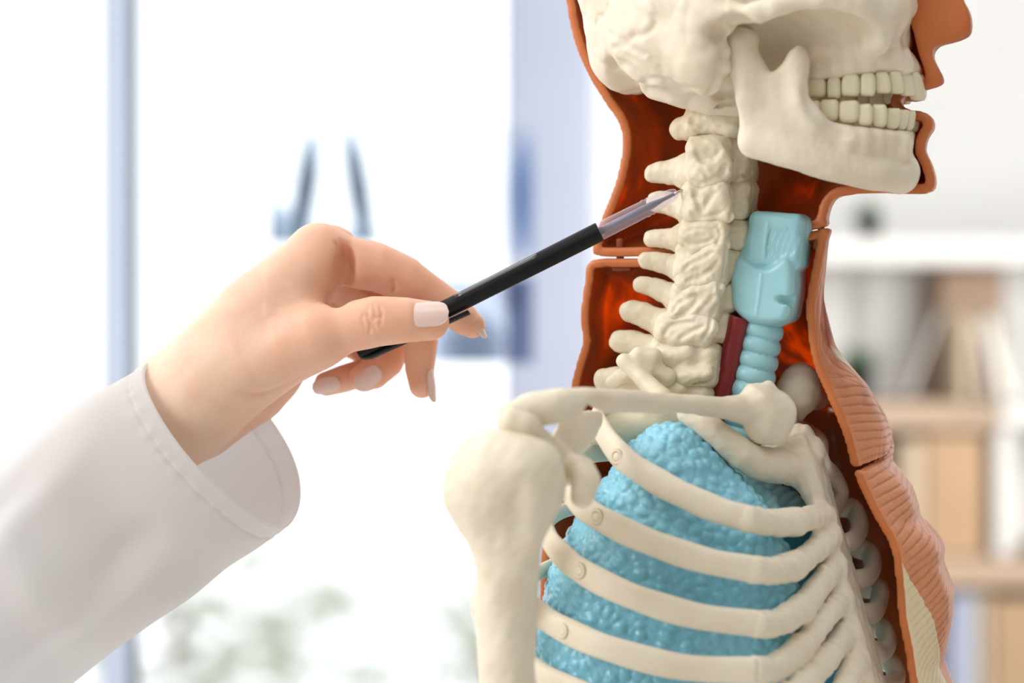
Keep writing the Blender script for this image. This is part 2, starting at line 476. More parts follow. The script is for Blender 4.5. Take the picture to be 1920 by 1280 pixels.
    glow = m.math('MULTIPLY', glow, m.math('SUBTRACT', 1.0, m.math('MULTIPLY', edge, .9)))
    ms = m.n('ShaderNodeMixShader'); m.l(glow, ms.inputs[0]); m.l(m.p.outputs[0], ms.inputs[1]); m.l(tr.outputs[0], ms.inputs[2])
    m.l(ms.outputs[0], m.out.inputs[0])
    return m.m
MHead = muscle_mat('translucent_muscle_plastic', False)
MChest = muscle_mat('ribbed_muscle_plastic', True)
def plastic(name, a, b=None, rough=.3, bumpd=0, **k):
    m = M(name)
    m.set(col=m.ramp(m.noise(30, 3), [(.3, b or tuple(x * .93 for x in a)), (.7, a)]), rough=rough, **k)
    if bumpd: m.bump(m.noise(120, 5), bumpd, .4)
    return m.m
MLar = plastic('pale_blue_plastic', (.37, .67, .73), (.34, .64, .70), .32, .0004, sss=.15, sr=(.4, .8, 1.0), ss=.003)
MTeal = plastic('teal_plastic', (.05, .30, .42), (.03, .22, .33), .3)
MVes = plastic('dark_red_plastic', (.25, .014, .018), (.19, .010, .012), .33, .0003)
m = M('blue_lung_plastic')
v = m.n('ShaderNodeTexVoronoi', feature='F1'); v.inputs['Scale'].default_value = 420; v.inputs['Randomness'].default_value = .95
m.l(m.coord(), v.inputs['Vector'])
m.set(col=m.ramp(m.noise(22, 3), [(.3, (.23, .58, .74)), (.7, (.31, .67, .82))]), rough=.22, spec=.5, sss=.1, sr=(.3, .7, 1.0), ss=.003)
m.bump(m.ramp(v.outputs[0], [(0, 1), (.4, .8), (.9, 0)], 'EASE'), .0005, .35)
MLung = m.m
m = M('skin')
sep = m.n('ShaderNodeSeparateXYZ'); m.l(m.coord(), sep.inputs[0])
warm = m.ramp(m.math('MULTIPLY_ADD', sep.outputs[0], 4.5, .95), [(.18, 0.0), (.75, 1.0)], 'EASE')
c0 = m.mix(warm, (.80, .59, .44), (.86, .48, .33))
c1 = m.mix(m.ramp(m.noise(45, 3), [(.42, 0), (.70, .32)]), c0, (.80, .36, .235))
m.set(col=c1, rough=.48, spec=.35, sss=.28, sr=(1.0, .42, .22), ss=.006)
h = m.math('ADD', m.math('MULTIPLY', m.noise(700, 3), .35), m.math('MULTIPLY', m.noise(160, 4), .8))
m.bump(h, .0005, .35)
MSkin = m.m
MNail = plastic('nail_polish', (.84, .64, .58), (.82, .61, .55), .16, sss=.1, ss=.001)
m = M('white_cotton')
wv = m.n('ShaderNodeTexNoise'); wv.inputs['Scale'].default_value = 900; m.l(m.coord(), wv.inputs['Vector'])
m.set(col=m.ramp(m.noise(9, 2), [(.3, (.80, .775, .745)), (.7, (.84, .825, .80))]), rough=.85, sheen=.15, spec=.2)
m.bump(wv.outputs['Fac'], .0003, .3)
tr = m.n('ShaderNodeBsdfTranslucent'); tr.inputs[0].default_value = (.95, .94, .96, 1)
ms = m.n('ShaderNodeMixShader'); ms.inputs[0].default_value = .5; m.l(m.p.outputs[0], ms.inputs[1]); m.l(tr.outputs[0], ms.inputs[2]); m.l(ms.outputs[0], m.out.inputs[0])
MCoat = m.m
MPen = plastic('black_plastic', (.012, .012, .014), (.008, .008, .010), .45, spec=.2)
MPenG = plastic('glossy_black_window', (.035, .034, .033), None, .06, coat=1.0, cr=.03)
m = M('clear_plastic'); m.set(col=(.92, .88, .95), rough=.12)
t_ = m.n('ShaderNodeBsdfTransparent'); t_.inputs[0].default_value = (.96, .93, .99, 1); lw = m.n('ShaderNodeLayerWeight'); lw.inputs[0].default_value = .35
ms = m.n('ShaderNodeMixShader'); m.l(m.ramp(lw.outputs['Facing'], [(0, .12), (.5, .22), (.85, .6), (1, .95)]), ms.inputs[0]); m.l(t_.outputs[0], ms.inputs[1]); m.l(m.p.outputs[0], ms.inputs[2]); m.l(ms.outputs[0], m.out.inputs[0])
MClear = m.m
MInk = plastic('dark_refill', (.03, .03, .05), None, .2)
m = M('steel'); m.set(col=(.62, .58, .52), metal=1.0, rough=.22); MSteel = m.m
def flatm(name, c, rough=.7, var=.06, sc=6):
    m = M(name); m.set(col=m.ramp(m.noise(sc, 3), [(.3, tuple(x * (1 - var) for x in c)), (.7, tuple(min(1, x * (1 + var)) for x in c))]), rough=rough); return m.m

# ================================================================== the room
def wbox(name, px0, py0, px1, py1, y, depth, mat, parent=None, bev=.003, rz=0, ry=0, **k):
    """a box whose front face spans the given photo pixels at depth y (mm); depth in mm"""
    a, b = W(px0, py0, y), W(px1, py1, y)
    c = ((a[0] + b[0]) / 2000, (y + depth / 2) / 1000, CAM_Z + (a[2] + b[2]) / 2000)
    s = (abs(b[0] - a[0]) / 1000, depth / 1000, abs(a[2] - b[2]) / 1000)
    me = bevel_box(name, (0, 0, 0), s, bev, rz, ry)
    if parent is None:
        o = link(name, me, mat, None, False, **k); o.location = c
    else:
        o = link(name, me, mat, parent, False, **k); o.location = Vector(c) - parent.matrix_basis.translation
    return o
M_wall = flatm('white_wall_paint', (.86, .86, .85), .9, .02)
M_frame = flatm('white_window_frame', (.50, .57, .71), .4, .02)
M_frame2 = flatm('grey_window_seal', (.10, .12, .16), .5, .02)
M_col = flatm('grey_column_paint', (.30, .33, .41), .8, .03)
M_floor = flatm('pale_floor', (.62, .58, .53), .5, .06)
M_shelfw = flatm('white_shelf_laminate', (.74, .73, .70), .5, .02)
M_board = flatm('oak_shelf_board', (.42, .30, .21), .55, .06, 20)
M_oak = flatm('oak_box_wood', (.43, .27, .145), .55, .07, 20)
M_kraft = flatm('brown_cardboard', (.36, .25, .175), .8, .05, 20)
M_light_oak = flatm('light_oak', (.52, .41, .28), .55, .05, 20)
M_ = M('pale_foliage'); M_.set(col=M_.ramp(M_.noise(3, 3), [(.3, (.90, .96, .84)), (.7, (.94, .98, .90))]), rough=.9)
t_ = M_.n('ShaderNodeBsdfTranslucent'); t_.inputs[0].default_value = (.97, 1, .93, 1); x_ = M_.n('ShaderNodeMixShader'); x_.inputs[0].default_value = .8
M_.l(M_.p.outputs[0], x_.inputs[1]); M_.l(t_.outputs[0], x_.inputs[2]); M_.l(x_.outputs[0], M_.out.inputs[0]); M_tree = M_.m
M_pot = flatm('black_pot', (.012, .015, .018), .5, .1)
M_leaf = flatm('plant_leaf', (.05, .13, .05), .5, .3, 30)

floor = link('floor', bevel_box('floor', (0, 0, 0), (7.4, 7.0, .04), 0), M_floor, None, False, kind='structure'); floor.location = (1.2, -.2, -.02)
YW = 1000.0      # window wall, mm behind the focus plane
wb = wbox('wall_back', 1240, -1350, 2700, 2595, 2700, 60, M_wall, bev=0, kind='structure')
# window wall: mullion and column stand from floor to head height
def post(name, x0, x1, y, depth, mat, parent=None, **k):
    zt = 640 - (2.75 - CAM_Z) * 1000 / PX / ((CAM_D + y) / CAM_D); zb = 640 + CAM_Z * 1000 / PX / ((CAM_D + y) / CAM_D)
    return wbox(name, x0, zt, x1, zb, y, depth, mat, parent, **k)
win = empty('window_1', ((W(560, 0, YW)[0]) / 1000, YW / 1000, 0), kind='structure')
post('mullion', 190, 240, YW, 34, M_frame, win)
post('seal', 240.5, 251, YW + 2, 34, M_frame2, win)
post('left_frame', -760, -700, YW, 40, M_frame, win)
M_glass = M('window_glass'); M_glass.p.inputs['Roughness'].default_value = 0
g = M_glass.n('ShaderNodeBsdfTransparent'); g.inputs[0].default_value = (.97, .985, 1, 1)
gl = M_glass.n('ShaderNodeBsdfGlossy'); gl.inputs['Roughness'].default_value = .02
fm = M_glass.n('ShaderNodeMixShader'); fm.inputs[0].default_value = .04
M_glass.l(g.outputs[0], fm.inputs[1]); M_glass.l(gl.outputs[0], fm.inputs[2]); M_glass.l(fm.outputs[0], M_glass.out.inputs[0])
post('pane', -700, 190, YW + 16, 5, M_glass.m, win, bev=0)
post('pane', 251, 950, YW + 16, 5, M_glass.m, win, bev=0)
post('pane', 1110, 1236, YW + 16, 5, M_glass.m, win, bev=0)
col = post('trim_1', 950, 1110, YW - 4, 50, M_col, bev=.004, kind='structure')
post('trim_2', 1237, 1262, YW, 1725, M_wall, bev=0, kind='structure')

# x-ray films taped to the glass
def film(name, x0, y0, x1, y1, y, kind, label, tilt=0):
    a, b = W(x0, y0, y), W(x1, y1, y)
    wd, ht = abs(b[0] - a[0]), abs(a[2] - b[2])
    me = bevel_box(name, (0, 0, 0), (wd / 1000, .0006, ht / 1000), 0, 0, tilt)
    m = M(name + '_film'); sep = m.n('ShaderNodeSeparateXYZ')
    mp = m.n('ShaderNodeMapping'); mp.inputs['Scale'].default_value = (2000 / wd, 1, 2000 / ht); m.l(m.coord(), mp.inputs[0]); m.l(mp.outputs[0], sep.inputs[0])
    X, Y, Z = sep.outputs
    nz = m.math('MULTIPLY', m.math('SUBTRACT', m.noise(30, 4), .5), .25)
    def blob(cx, cz, rx, rz, shear=0.0):
        u = m.math('SUBTRACT', m.math('ADD', X, m.math('MULTIPLY', Z, -shear)), cx)
        u = m.math('MULTIPLY', m.math('ADD', u, m.math('MULTIPLY', nz, .3)), 1 / rx); v_ = m.math('MULTIPLY', m.math('SUBTRACT', Z, cz), 1 / rz)
        d = m.math('ADD', m.math('MULTIPLY', u, u), m.math('MULTIPLY', v_, v_))
        return m.math('SUBTRACT', 1.0, m.math('MINIMUM', d, 1.0))
    if kind == 0:
        dark = m.math('ADD', blob(-.34, -.05, .21, 1.08, .12), blob(.58, -.05, .20, 1.15, -.16))
        lung = m.math('ADD', blob(-.85, -1.0, .75, .75), m.math('MULTIPLY', blob(.62, -1.1, .40, .5), .8))
        edge = m.math('MULTIPLY', m.math('LESS_THAN', X, -.95), m.math('LESS_THAN', Z, .25))
        dk = m.math('ADD', m.math('MULTIPLY', dark, 1.1), m.math('ADD', m.math('MULTIPLY', lung, .55), m.math('MULTIPLY', edge, .9)))
        col_ = m.ramp(dk, [(0, (.96, .98, 1)), (.35, (.56, .63, .70)), (.8, (.33, .38, .44)), (1, (.20, .24, .29))])
    elif kind == 1:
        dk = m.math('ADD', m.math('MULTIPLY', blob(-.35, .4, .13, .4), .25), m.math('ADD', m.math('MULTIPLY', blob(1.0, -.1, .55, 1.0), .95), m.math('MULTIPLY', blob(-.7, -.75, .5, .12, .4), .25)))
        col_ = m.ramp(dk, [(0, (.95, .97, 1)), (.4, (.84, .89, .95)), (1, (.70, .77, .88))])
    else:
        dk = m.math('ADD', m.math('MULTIPLY', blob(-.15, -.65, .75, .95), .8), m.math('ADD', .28, m.math('MULTIPLY', blob(.55, .7, .25, .7), .35)))
        col_ = m.ramp(dk, [(0, (.85, .90, .97)), (.45, (.60, .64, .72)), (1, (.36, .40, .48))])
    t_ = m.n('ShaderNodeBsdfTransparent'); m.l(col_, t_.inputs[0])
    gg = m.n('ShaderNodeBsdfGlossy'); gg.inputs['Roughness'].default_value = .25
    ms_ = m.n('ShaderNodeMixShader'); ms_.inputs[0].default_value = .03
    m.l(t_.outputs[0], ms_.inputs[1]); m.l(gg.outputs[0], ms_.inputs[2]); m.l(ms_.outputs[0], m.out.inputs[0])
    o = link(name, me, m.m, None, False, label=label, cat='x-ray film')
    o.location = ((a[0] + b[0]) / 2000, y / 1000, CAM_Z + (a[2] + b[2]) / 2000)
    return o
film('xray_film', 505, 238, 715, 456, YW + 14, 0, 'chest x-ray film with two dark lung streaks taped to the bright window above the hand')
film('xray_film', 780, 240, 1000, 475, YW - 6, 1, 'faint pale x-ray film on the window, overlapping the grey column')
film('xray_film', 800, 520, 1000, 680, YW - 6, 2, 'dark blue-grey x-ray film low on the window behind the fingertips')

# garden outside, bleached by daylight
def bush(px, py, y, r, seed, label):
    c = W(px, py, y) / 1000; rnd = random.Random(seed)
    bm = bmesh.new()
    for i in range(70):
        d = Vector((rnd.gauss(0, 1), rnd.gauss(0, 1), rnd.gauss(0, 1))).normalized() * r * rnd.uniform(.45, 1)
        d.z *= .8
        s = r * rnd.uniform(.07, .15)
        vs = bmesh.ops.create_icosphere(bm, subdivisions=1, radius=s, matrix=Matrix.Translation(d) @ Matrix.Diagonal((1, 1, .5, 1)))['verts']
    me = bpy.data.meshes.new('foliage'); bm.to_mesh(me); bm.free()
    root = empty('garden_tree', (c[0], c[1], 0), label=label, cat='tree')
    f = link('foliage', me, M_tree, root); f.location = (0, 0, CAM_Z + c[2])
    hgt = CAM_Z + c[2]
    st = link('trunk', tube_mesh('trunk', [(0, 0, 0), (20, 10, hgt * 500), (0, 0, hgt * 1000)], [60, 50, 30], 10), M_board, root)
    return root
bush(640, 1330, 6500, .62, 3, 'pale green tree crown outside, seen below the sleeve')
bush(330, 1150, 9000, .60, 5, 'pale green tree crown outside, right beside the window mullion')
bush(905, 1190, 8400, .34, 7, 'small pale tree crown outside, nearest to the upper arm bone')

# bookcase on the right
YS = 2000.0
cs = W(1850, 640, YS) / 1000
bc = empty('bookcase', (cs[0], (YS + 140) / 1000, 0), label='pale open bookcase with oak boards standing against the white wall', cat='bookcase')
def rest(pb, y): return 640 + (pb - 640) * (CAM_D + YS) / (CAM_D + y) - .4      # photo row of the board's top at depth y
def sh(name, a, b, c, d, y, dep, mat, **k): return wbox(name, a, b, c, d, YS + y, dep, mat, bc, **k)
sh('back_panel', 1480, 492, 2420, 1800, 292, 12, M_wall)
sh('top_board', 1470, 447, 2440, 494, 0, 312, M_shelfw)
sh('shelf_board', 1482, 752, 1872, 806, 0, 298, M_board)
sh('shelf_board', 1874, 756, 2420, 800, 20, 278, M_shelfw)
sh('shelf_board', 1482, 1046, 2420, 1102, 0, 298, M_board)
sh('shelf_board', 1482, 1400, 2420, 1450, 0, 298, M_board)
sh('side_panel', 1466, 494, 1480, 2430, 0, 312, M_shelfw)
sh('divider', 1868, 808, 1900, 1044, 8, 290, M_shelfw)
sh('stile', 1600, 500, 1624, 745, 276, 14, flatm('grey_divider', (.60, .60, .57)))
sh('side_panel', 2422, 494, 2440, 2430, 0, 312, M_shelfw)
wbox('file_box', 1766, 504, 1882, rest(752, YS + 120), YS + 120, 150, M_kraft, label='tall brown cardboard file box standing on the upper shelf', cat='box')
def book(px0, py0, px1, py1, y, dep, mat, tilt, label, group=None):
    a, b = W(px0, py0, y), W(px1, py1, y); wd = abs(b[0] - a[0]) / 1000; ht = abs(a[2] - b[2]) / 1000; dp = dep / 1000
    root = empty('book', ((a[0] + b[0]) / 2000, y / 1000, CAM_Z + b[2] / 1000), (0, tilt, 0), label=label, cat='book', group=group)
    c = .003
    me = bevel_box('pages', (0, 0, ht / 2), (wd - 2 * c, dp - .004, ht - .006), .0005); link('pages', me, M_shelfw, root, False)
    for s in (-1, 1): link('cover', bevel_box('cover', (s * (wd - c) / 2, 0, ht / 2), (c, dp, ht), .001), mat, root, False)
    link('spine', bevel_box('spine', (0, -dp / 2, ht / 2), (wd - 2 * c, c, ht), .001), mat, root, False)
    return root
book(1786, 590, 1806, rest(751, YS + 40), YS + 10, 100, M_light_oak, math.radians(0), 'tan book standing upright in front of the tall cardboard box')
book(1826, 600, 1850, rest(750.5, YS + 45), YS + 12, 100, flatm('taupe_cover', (.40, .33, .28)), math.radians(-9), 'taupe book leaning left in front of the tall cardboard box')
book(1862, 590, 1886, rest(750, YS + 45), YS + 12, 100, flatm('cream_cover', (.66, .63, .55)), math.radians(-12), 'cream book leaning left, rightmost of the three on the upper shelf')
def strut(name, pa, pb, y, r, mat, **k):
    a, b = W(*pa, y), W(*pb, y); c = (a + b) / 2
    me = tube_mesh(name, [a - b + (b - c), (a + b) / 2 - c, b - c], [r, r, r], 10)
    me = tube_mesh(name, [a - c, (a - c) * .0, b - c], [r, r, r], 10)
    o = link(name, me, mat, None, **k); o.location = (c[0] / 1000, c[1] / 1000, CAM_Z + c[2] / 1000); return o
M_rod = flatm('grey_rod', (.38, .36, .33))
strut('easel_rod', (1896, 600), (1950, 736), YS + 20, 4, M_rod, label='thin grey rod leaning right beside the cream book', cat='rod')
strut('easel_rod', (1764, 584), (1704, 740), YS + 20, 3, flatm('pale_rod', (.58, .56, .52)), label='thin pale rod leaning left beside the cardboard box', cat='rod')
wbox('storage_box', 1738, 814, 1846, rest(1046, YS + 20), YS + 20, 240, M_oak, label='large oak-coloured storage box on the middle shelf', cat='box')
wbox('storage_box', 1694, 822, 1734, rest(1046, YS + 30), YS + 30, 220, M_light_oak, label='narrow pale wooden box left of the oak-coloured storage box', cat='box')
wbox('folder', 1786, 1112, 1812, rest(1400, YS + 30), YS + 30, 230, flatm('lavender_cover', (.42, .46, .60)), label='lavender-blue folder on the lower shelf', cat='folder')
wbox('folder', 1816, 1112, 1832, rest(1400, YS + 30), YS + 30, 230, flatm('grey_blue_cover', (.50, .52, .60)), label='thin grey-blue folder right of the lavender-blue folder', cat='folder')
wbox('storage_box', 1866, 1122, 2010, rest(1400, YS + 20), YS + 20, 240, flatm('brown_wood', (.40, .26, .15), .6, .07, 20), label='brown wooden box on the lower shelf at the right edge', cat='box')
wbox('storage_box', 1836, 1112, 1860, rest(1400, YS + 40), YS + 40, 220, M_light_oak, label='slim pale wooden box between the grey-blue folder and the brown box', cat='box')

def plant(px, py, y, hgt, pot_r, n, seed, label):
    c = W(px, py, y) / 1000; rnd = random.Random(seed)
    root = empty('potted_plant', (c[0], c[1], CAM_Z + c[2]), label=label, cat='plant')
    pr = [(0, pot_r * .7), (2, pot_r * .76), (pot_r * 1.5, pot_r), (pot_r * 1.56, pot_r * 1.06), (pot_r * 1.7, pot_r * 1.06), (pot_r * 1.7, pot_r * .9), (pot_r * 1.5, pot_r * .88)]
    link('pot', lathe_axis('pot', (0, 0, 0), (0, 0, 1), pr, 28), M_pot, root)
    V, F = [], []
    for i in range(n):
        a = rnd.uniform(0, 6.28); el = rnd.uniform(.35, 1.4); L = hgt * rnd.uniform(.6, 1); wd = L * .16
        d = Vector((math.cos(a) * math.cos(el), math.sin(a) * math.cos(el), math.sin(el))); s = d.cross(Vector((0, 0, 1))).normalized()
        b = len(V); p0 = Vector((0, 0, pot_r * 1.5))
        for t in (0, .3, .6, .85, 1):
            p = p0 + d * L * t + Vector((0, 0, -L * .35 * t * t)); ww = wd * math.sin(math.pi * min(.97, t * .9 + .08))
            V += [tuple(p - s * ww), tuple(p + s * ww)]
        for q in range(4): F.append((b + 2 * q, b + 2 * q + 1, b + 2 * q + 3, b + 2 * q + 2))
    me = pymesh('leaves', V, F)
    lf = link('leaves', me, M_leaf, root); so = lf.modifiers.new('thickness', 'SOLIDIFY'); so.thickness = .0008
    return root
plant(1606, rest(751, YS + 70), YS + 70, 62, 24, 26, 4, 'small dark potted plant on the upper shelf beside the muscle model')
plant(1630, rest(446.5, YS + 80), YS + 80, 50, 16, 20, 6, 'small green potted plant on top of the bookcase, below the chin')

# ================================================================== anatomical torso model
TABLE_Z = .76
DZ = CAM_Z - TABLE_Z - .03
torso = empty('anatomical_torso_model', (BO[0] / 1000, 0, TABLE_Z + .03), (0, 0, -ANG),
              label='half-cut anatomical model of head and torso with ivory bones, blue lung and orange muscle shell', cat='anatomical model')
def part(name, me, mat, parent=None, **k):
    o = link(name, me, mat, parent or torso, **k)
    if parent is None: o.location = (0, 0, DZ)
    return o

# ---- muscle shell (far half), cut along the mid-plane
def shell(outline, Lf, Rf, th, lmax, h, extra=None, fwd=None, zlo=None):
    """pillow-shaped half body grown from the traced mid-plane outline; returns the field and the outside field"""
    O = smooth_closed(np.array([[p[0], p[2]] for p in BP(outline)]), 3)
    f = Field((O[:, 0].min() - 3, -3 * h, max(O[:, 1].min() - 3, -1e9 if zlo is None else zlo)), (O[:, 0].max() + 25, lmax, O[:, 1].max() + 3), h)
    sl = tuple(slice(0, int(n)) for n in f.n); X, Y, Z = f.axes(sl)
    d2 = poly2(O, X[:, 0, :], Z[0]).astype(np.float32)
    if fwd is None: d3 = np.repeat(d2[:, None, :], f.n[1], 1)
    else:                                        # the front swells forward away from the mid-line
        d3 = np.empty(f.n, dtype=np.float32); xs = X[:, 0, 0].astype(float); xc = xs.mean()
        for k in range(f.n[2]):
            z = float(Z[0, 0, k]); col = d2[:, k]
            for j in range(f.n[1]):
                s = fwd(float(Y[0, j, 0]), z)
                d3[:, j, k] = np.interp(xs - s * np.clip((xs - xc) / 20, 0, 1), xs, col) if s else col
    L = Lf(X, Z).astype(np.float32); R = Rf(X, Z).astype(np.float32)
    def body(off):
        e = np.clip((-d3 - off) / R, 0, 1)
        lat = (L - off) * np.sqrt(1 - (1 - e) ** 2)
        return np.maximum((Y - lat) * np.clip(np.sqrt(e) * 1.5 + .25, .25, 1), d3 + off)
    outer = body(0.0)
    if extra is not None: outer = outer - extra(X, Y, Z)
    inner = -body(th)
    f.d = smax(np.maximum(outer, inner), -Y, .8).astype(np.float32)
    side = (np.abs(outer) < np.abs(inner) * 1.5 + .4).astype(np.float32)
    return f, side, (X, Y, Z)
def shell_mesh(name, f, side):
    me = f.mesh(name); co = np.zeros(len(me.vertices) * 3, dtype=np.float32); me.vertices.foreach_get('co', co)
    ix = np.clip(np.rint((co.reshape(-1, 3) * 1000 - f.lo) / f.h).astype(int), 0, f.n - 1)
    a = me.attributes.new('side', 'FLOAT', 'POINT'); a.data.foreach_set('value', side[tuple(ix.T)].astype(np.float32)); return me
head_out = [(1052, -120), (1060, 0), (1071, 62), (1087, 109), (1107, 150), (1134, 194), (1156, 225), (1166, 259), (1163, 297), (1152, 344), (1136, 385),
            (1122, 420), (1113, 450), (1110, 469), (1122, 480), (1200, 480), (1300, 474), (1400, 458), (1500, 436), (1547, 424), (1548, 410), (1553, 390), (1563, 374), (1585, 366),
            (1640, 363), (1700, 363), (1738, 362), (1750, 352), (1752, 332), (1744, 304), (1733, 280), (1737, 258), (1748, 240), (1747, 222), (1734, 210),
            (1708, 205), (1694, 200), (1688, 191), (1694, 181), (1722, 171), (1748, 164), (1763, 156), (1765, 142), (1754, 120), (1747, 100), (1757, 86), (1790, 77), (1812, 66),
            (1819, 48), (1816, 20), (1800, -10), (1775, -90), (1752, -130), (1765, -180), (1745, -300), (1650, -430), (1450, -500), (1250, -480), (1110, -370), (1058, -240)]
Lh = lambda X, Z: np.interp(Z, [35, 70, 110, 400], [50, 54, 62, 66]) + 0 * X
Rh = lambda X, Z: np.interp(Z, [35, 70, 110, 400], [50, 60, 68, 70]) + 0 * X
fh, sd_, G_ = shell(head_out, Lh, Rh, 4.6, 74, 1.15)
nose = [(1692, -90), (1694, 0), (1698, 28), (1712, 55), (1722, 96), (1733, 128), (1738, 152), (1752, 158), (1762, 150), (1752, 120), (1745, 98), (1757, 84), (1790, 75), (1810, 62), (1815, 46), (1810, 10), (1770, -85), (1745, -125)]
fh.add(slab([B(p[0], p[1], 1.6) for p in nose], 2.6, 1.0, 1), 1.2)
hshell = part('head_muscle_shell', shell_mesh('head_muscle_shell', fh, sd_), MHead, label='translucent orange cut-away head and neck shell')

neck_out = [(1108, 487), (1096, 525), (1090, 560), (1087, 600), (1091, 640), (1081, 675), (1072, 710), (1058, 780), (1035, 860), (1018, 980), (1010, 1100), (1006, 1300), (1006, 1520),
            (1760, 1520), (1740, 1360), (1720, 1276), (1710, 1215), (1698, 1158), (1694, 1105), (1687, 1040), (1673, 1000), (1641, 943), (1613, 880), (1596, 817), (1576, 767), (1557, 724),
            (1537, 673), (1528, 614), (1527, 560), (1537, 509), (1548, 450), (1554, 427), (1500, 438), (1400, 460), (1300, 477), (1200, 484)]
zt = lambda py: (640 - py) * PX
LT = lambda X, Z: np.interp(Z, [zt(1300), zt(1100), zt(900), zt(780), zt(700), zt(640), zt(560), zt(440)], [150, 152, 148, 135, 105, 76, 54, 46]) + 0 * X
RT = lambda X, Z: np.interp(Z, [zt(1300), zt(1100), zt(900), zt(780), zt(700), zt(600), zt(440)], [84, 72, 70, 66, 62, 55, 50]) + 0 * X
zk = [zt(v) for v in (1400, 1290, 1240, 1190, 1150, 1110, 1075, 1055, 1030, 1000, 972, 950, 915, 890, 868, 845, 800, 760, 720, 680, 650, 590, 520, 440)]
fk = [9, 9, 7, 11.5, 15.5, 16.5, 14, 12.5, 14, 12.5, 9, 11.5, 13, 11, 8, 10.5, 12.5, 12.5, 12, 8.5, 5.5, 4.2, 2.0, 0]
def fwd(l, z):
    if l <= 0: return 0.0
    return float(np.interp(z, zk, fk)) * math.sin(min(l / 26.0, 1) * math.pi / 2) ** 1.15 * (1 if l < 60 else math.exp(-((l - 60) / 45) ** 2))
def trough(X, Y, Z):
    """soft trough along the seam"""
    gap = np.exp(-((Z - (ZG - .5 + .22 * Y)) / 1.6) ** 2) * 1.2 * np.clip(Y / 3, 0, 1)
    return (-gap).astype(np.float32) + 0 * X.astype(np.float32)
ZG = B(1606, 880)[2]; Fx = B(1606, 880)[0]
ft, sd_, (X, Y, Z) = shell(neck_out, LT, RT, 4.2, 168, 1.15, trough, fwd, zt(1400))
full = ft.d
# the chest plate is a separate piece: a thin seam runs outward and up from the mid-line, in front only
seam = Z - (ZG + .22 * Y); frontal = X - (Fx - 42)
ft.d = np.maximum(full, np.minimum(-(seam - .9), frontal)).astype(np.float32)
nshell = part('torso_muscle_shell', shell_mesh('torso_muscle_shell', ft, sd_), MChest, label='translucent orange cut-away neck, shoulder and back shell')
ft.d = np.maximum(full, np.maximum(seam + .9, -frontal + .6)).astype(np.float32)
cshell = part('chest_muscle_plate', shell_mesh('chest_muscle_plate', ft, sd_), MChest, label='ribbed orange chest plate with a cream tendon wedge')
del full, seam, X, Y, Z, ft, fh, sd_

# latch pegs that join head and torso shells
for (px, py, l, hh) in ((1163, 478, 4, 11), (1158, 500, 5, 0)):
    if hh: part('peg', build([rbox(B(px, py, l), (1.7, 1.6, 8), None, .8), rbox(B(px + 4, py + 20, l), (5, 2.2, 2.6), None, 1)], .5, 1).mesh('peg'), MHead)
part('peg', build([rbox(B(1540, 430, 3), (1.5, 1.5, 6), None, .8), rbox(B(1536, 452, 3), (2.6, 2, 4), None, 1)], .5, 1).mesh('peg'), MHead)

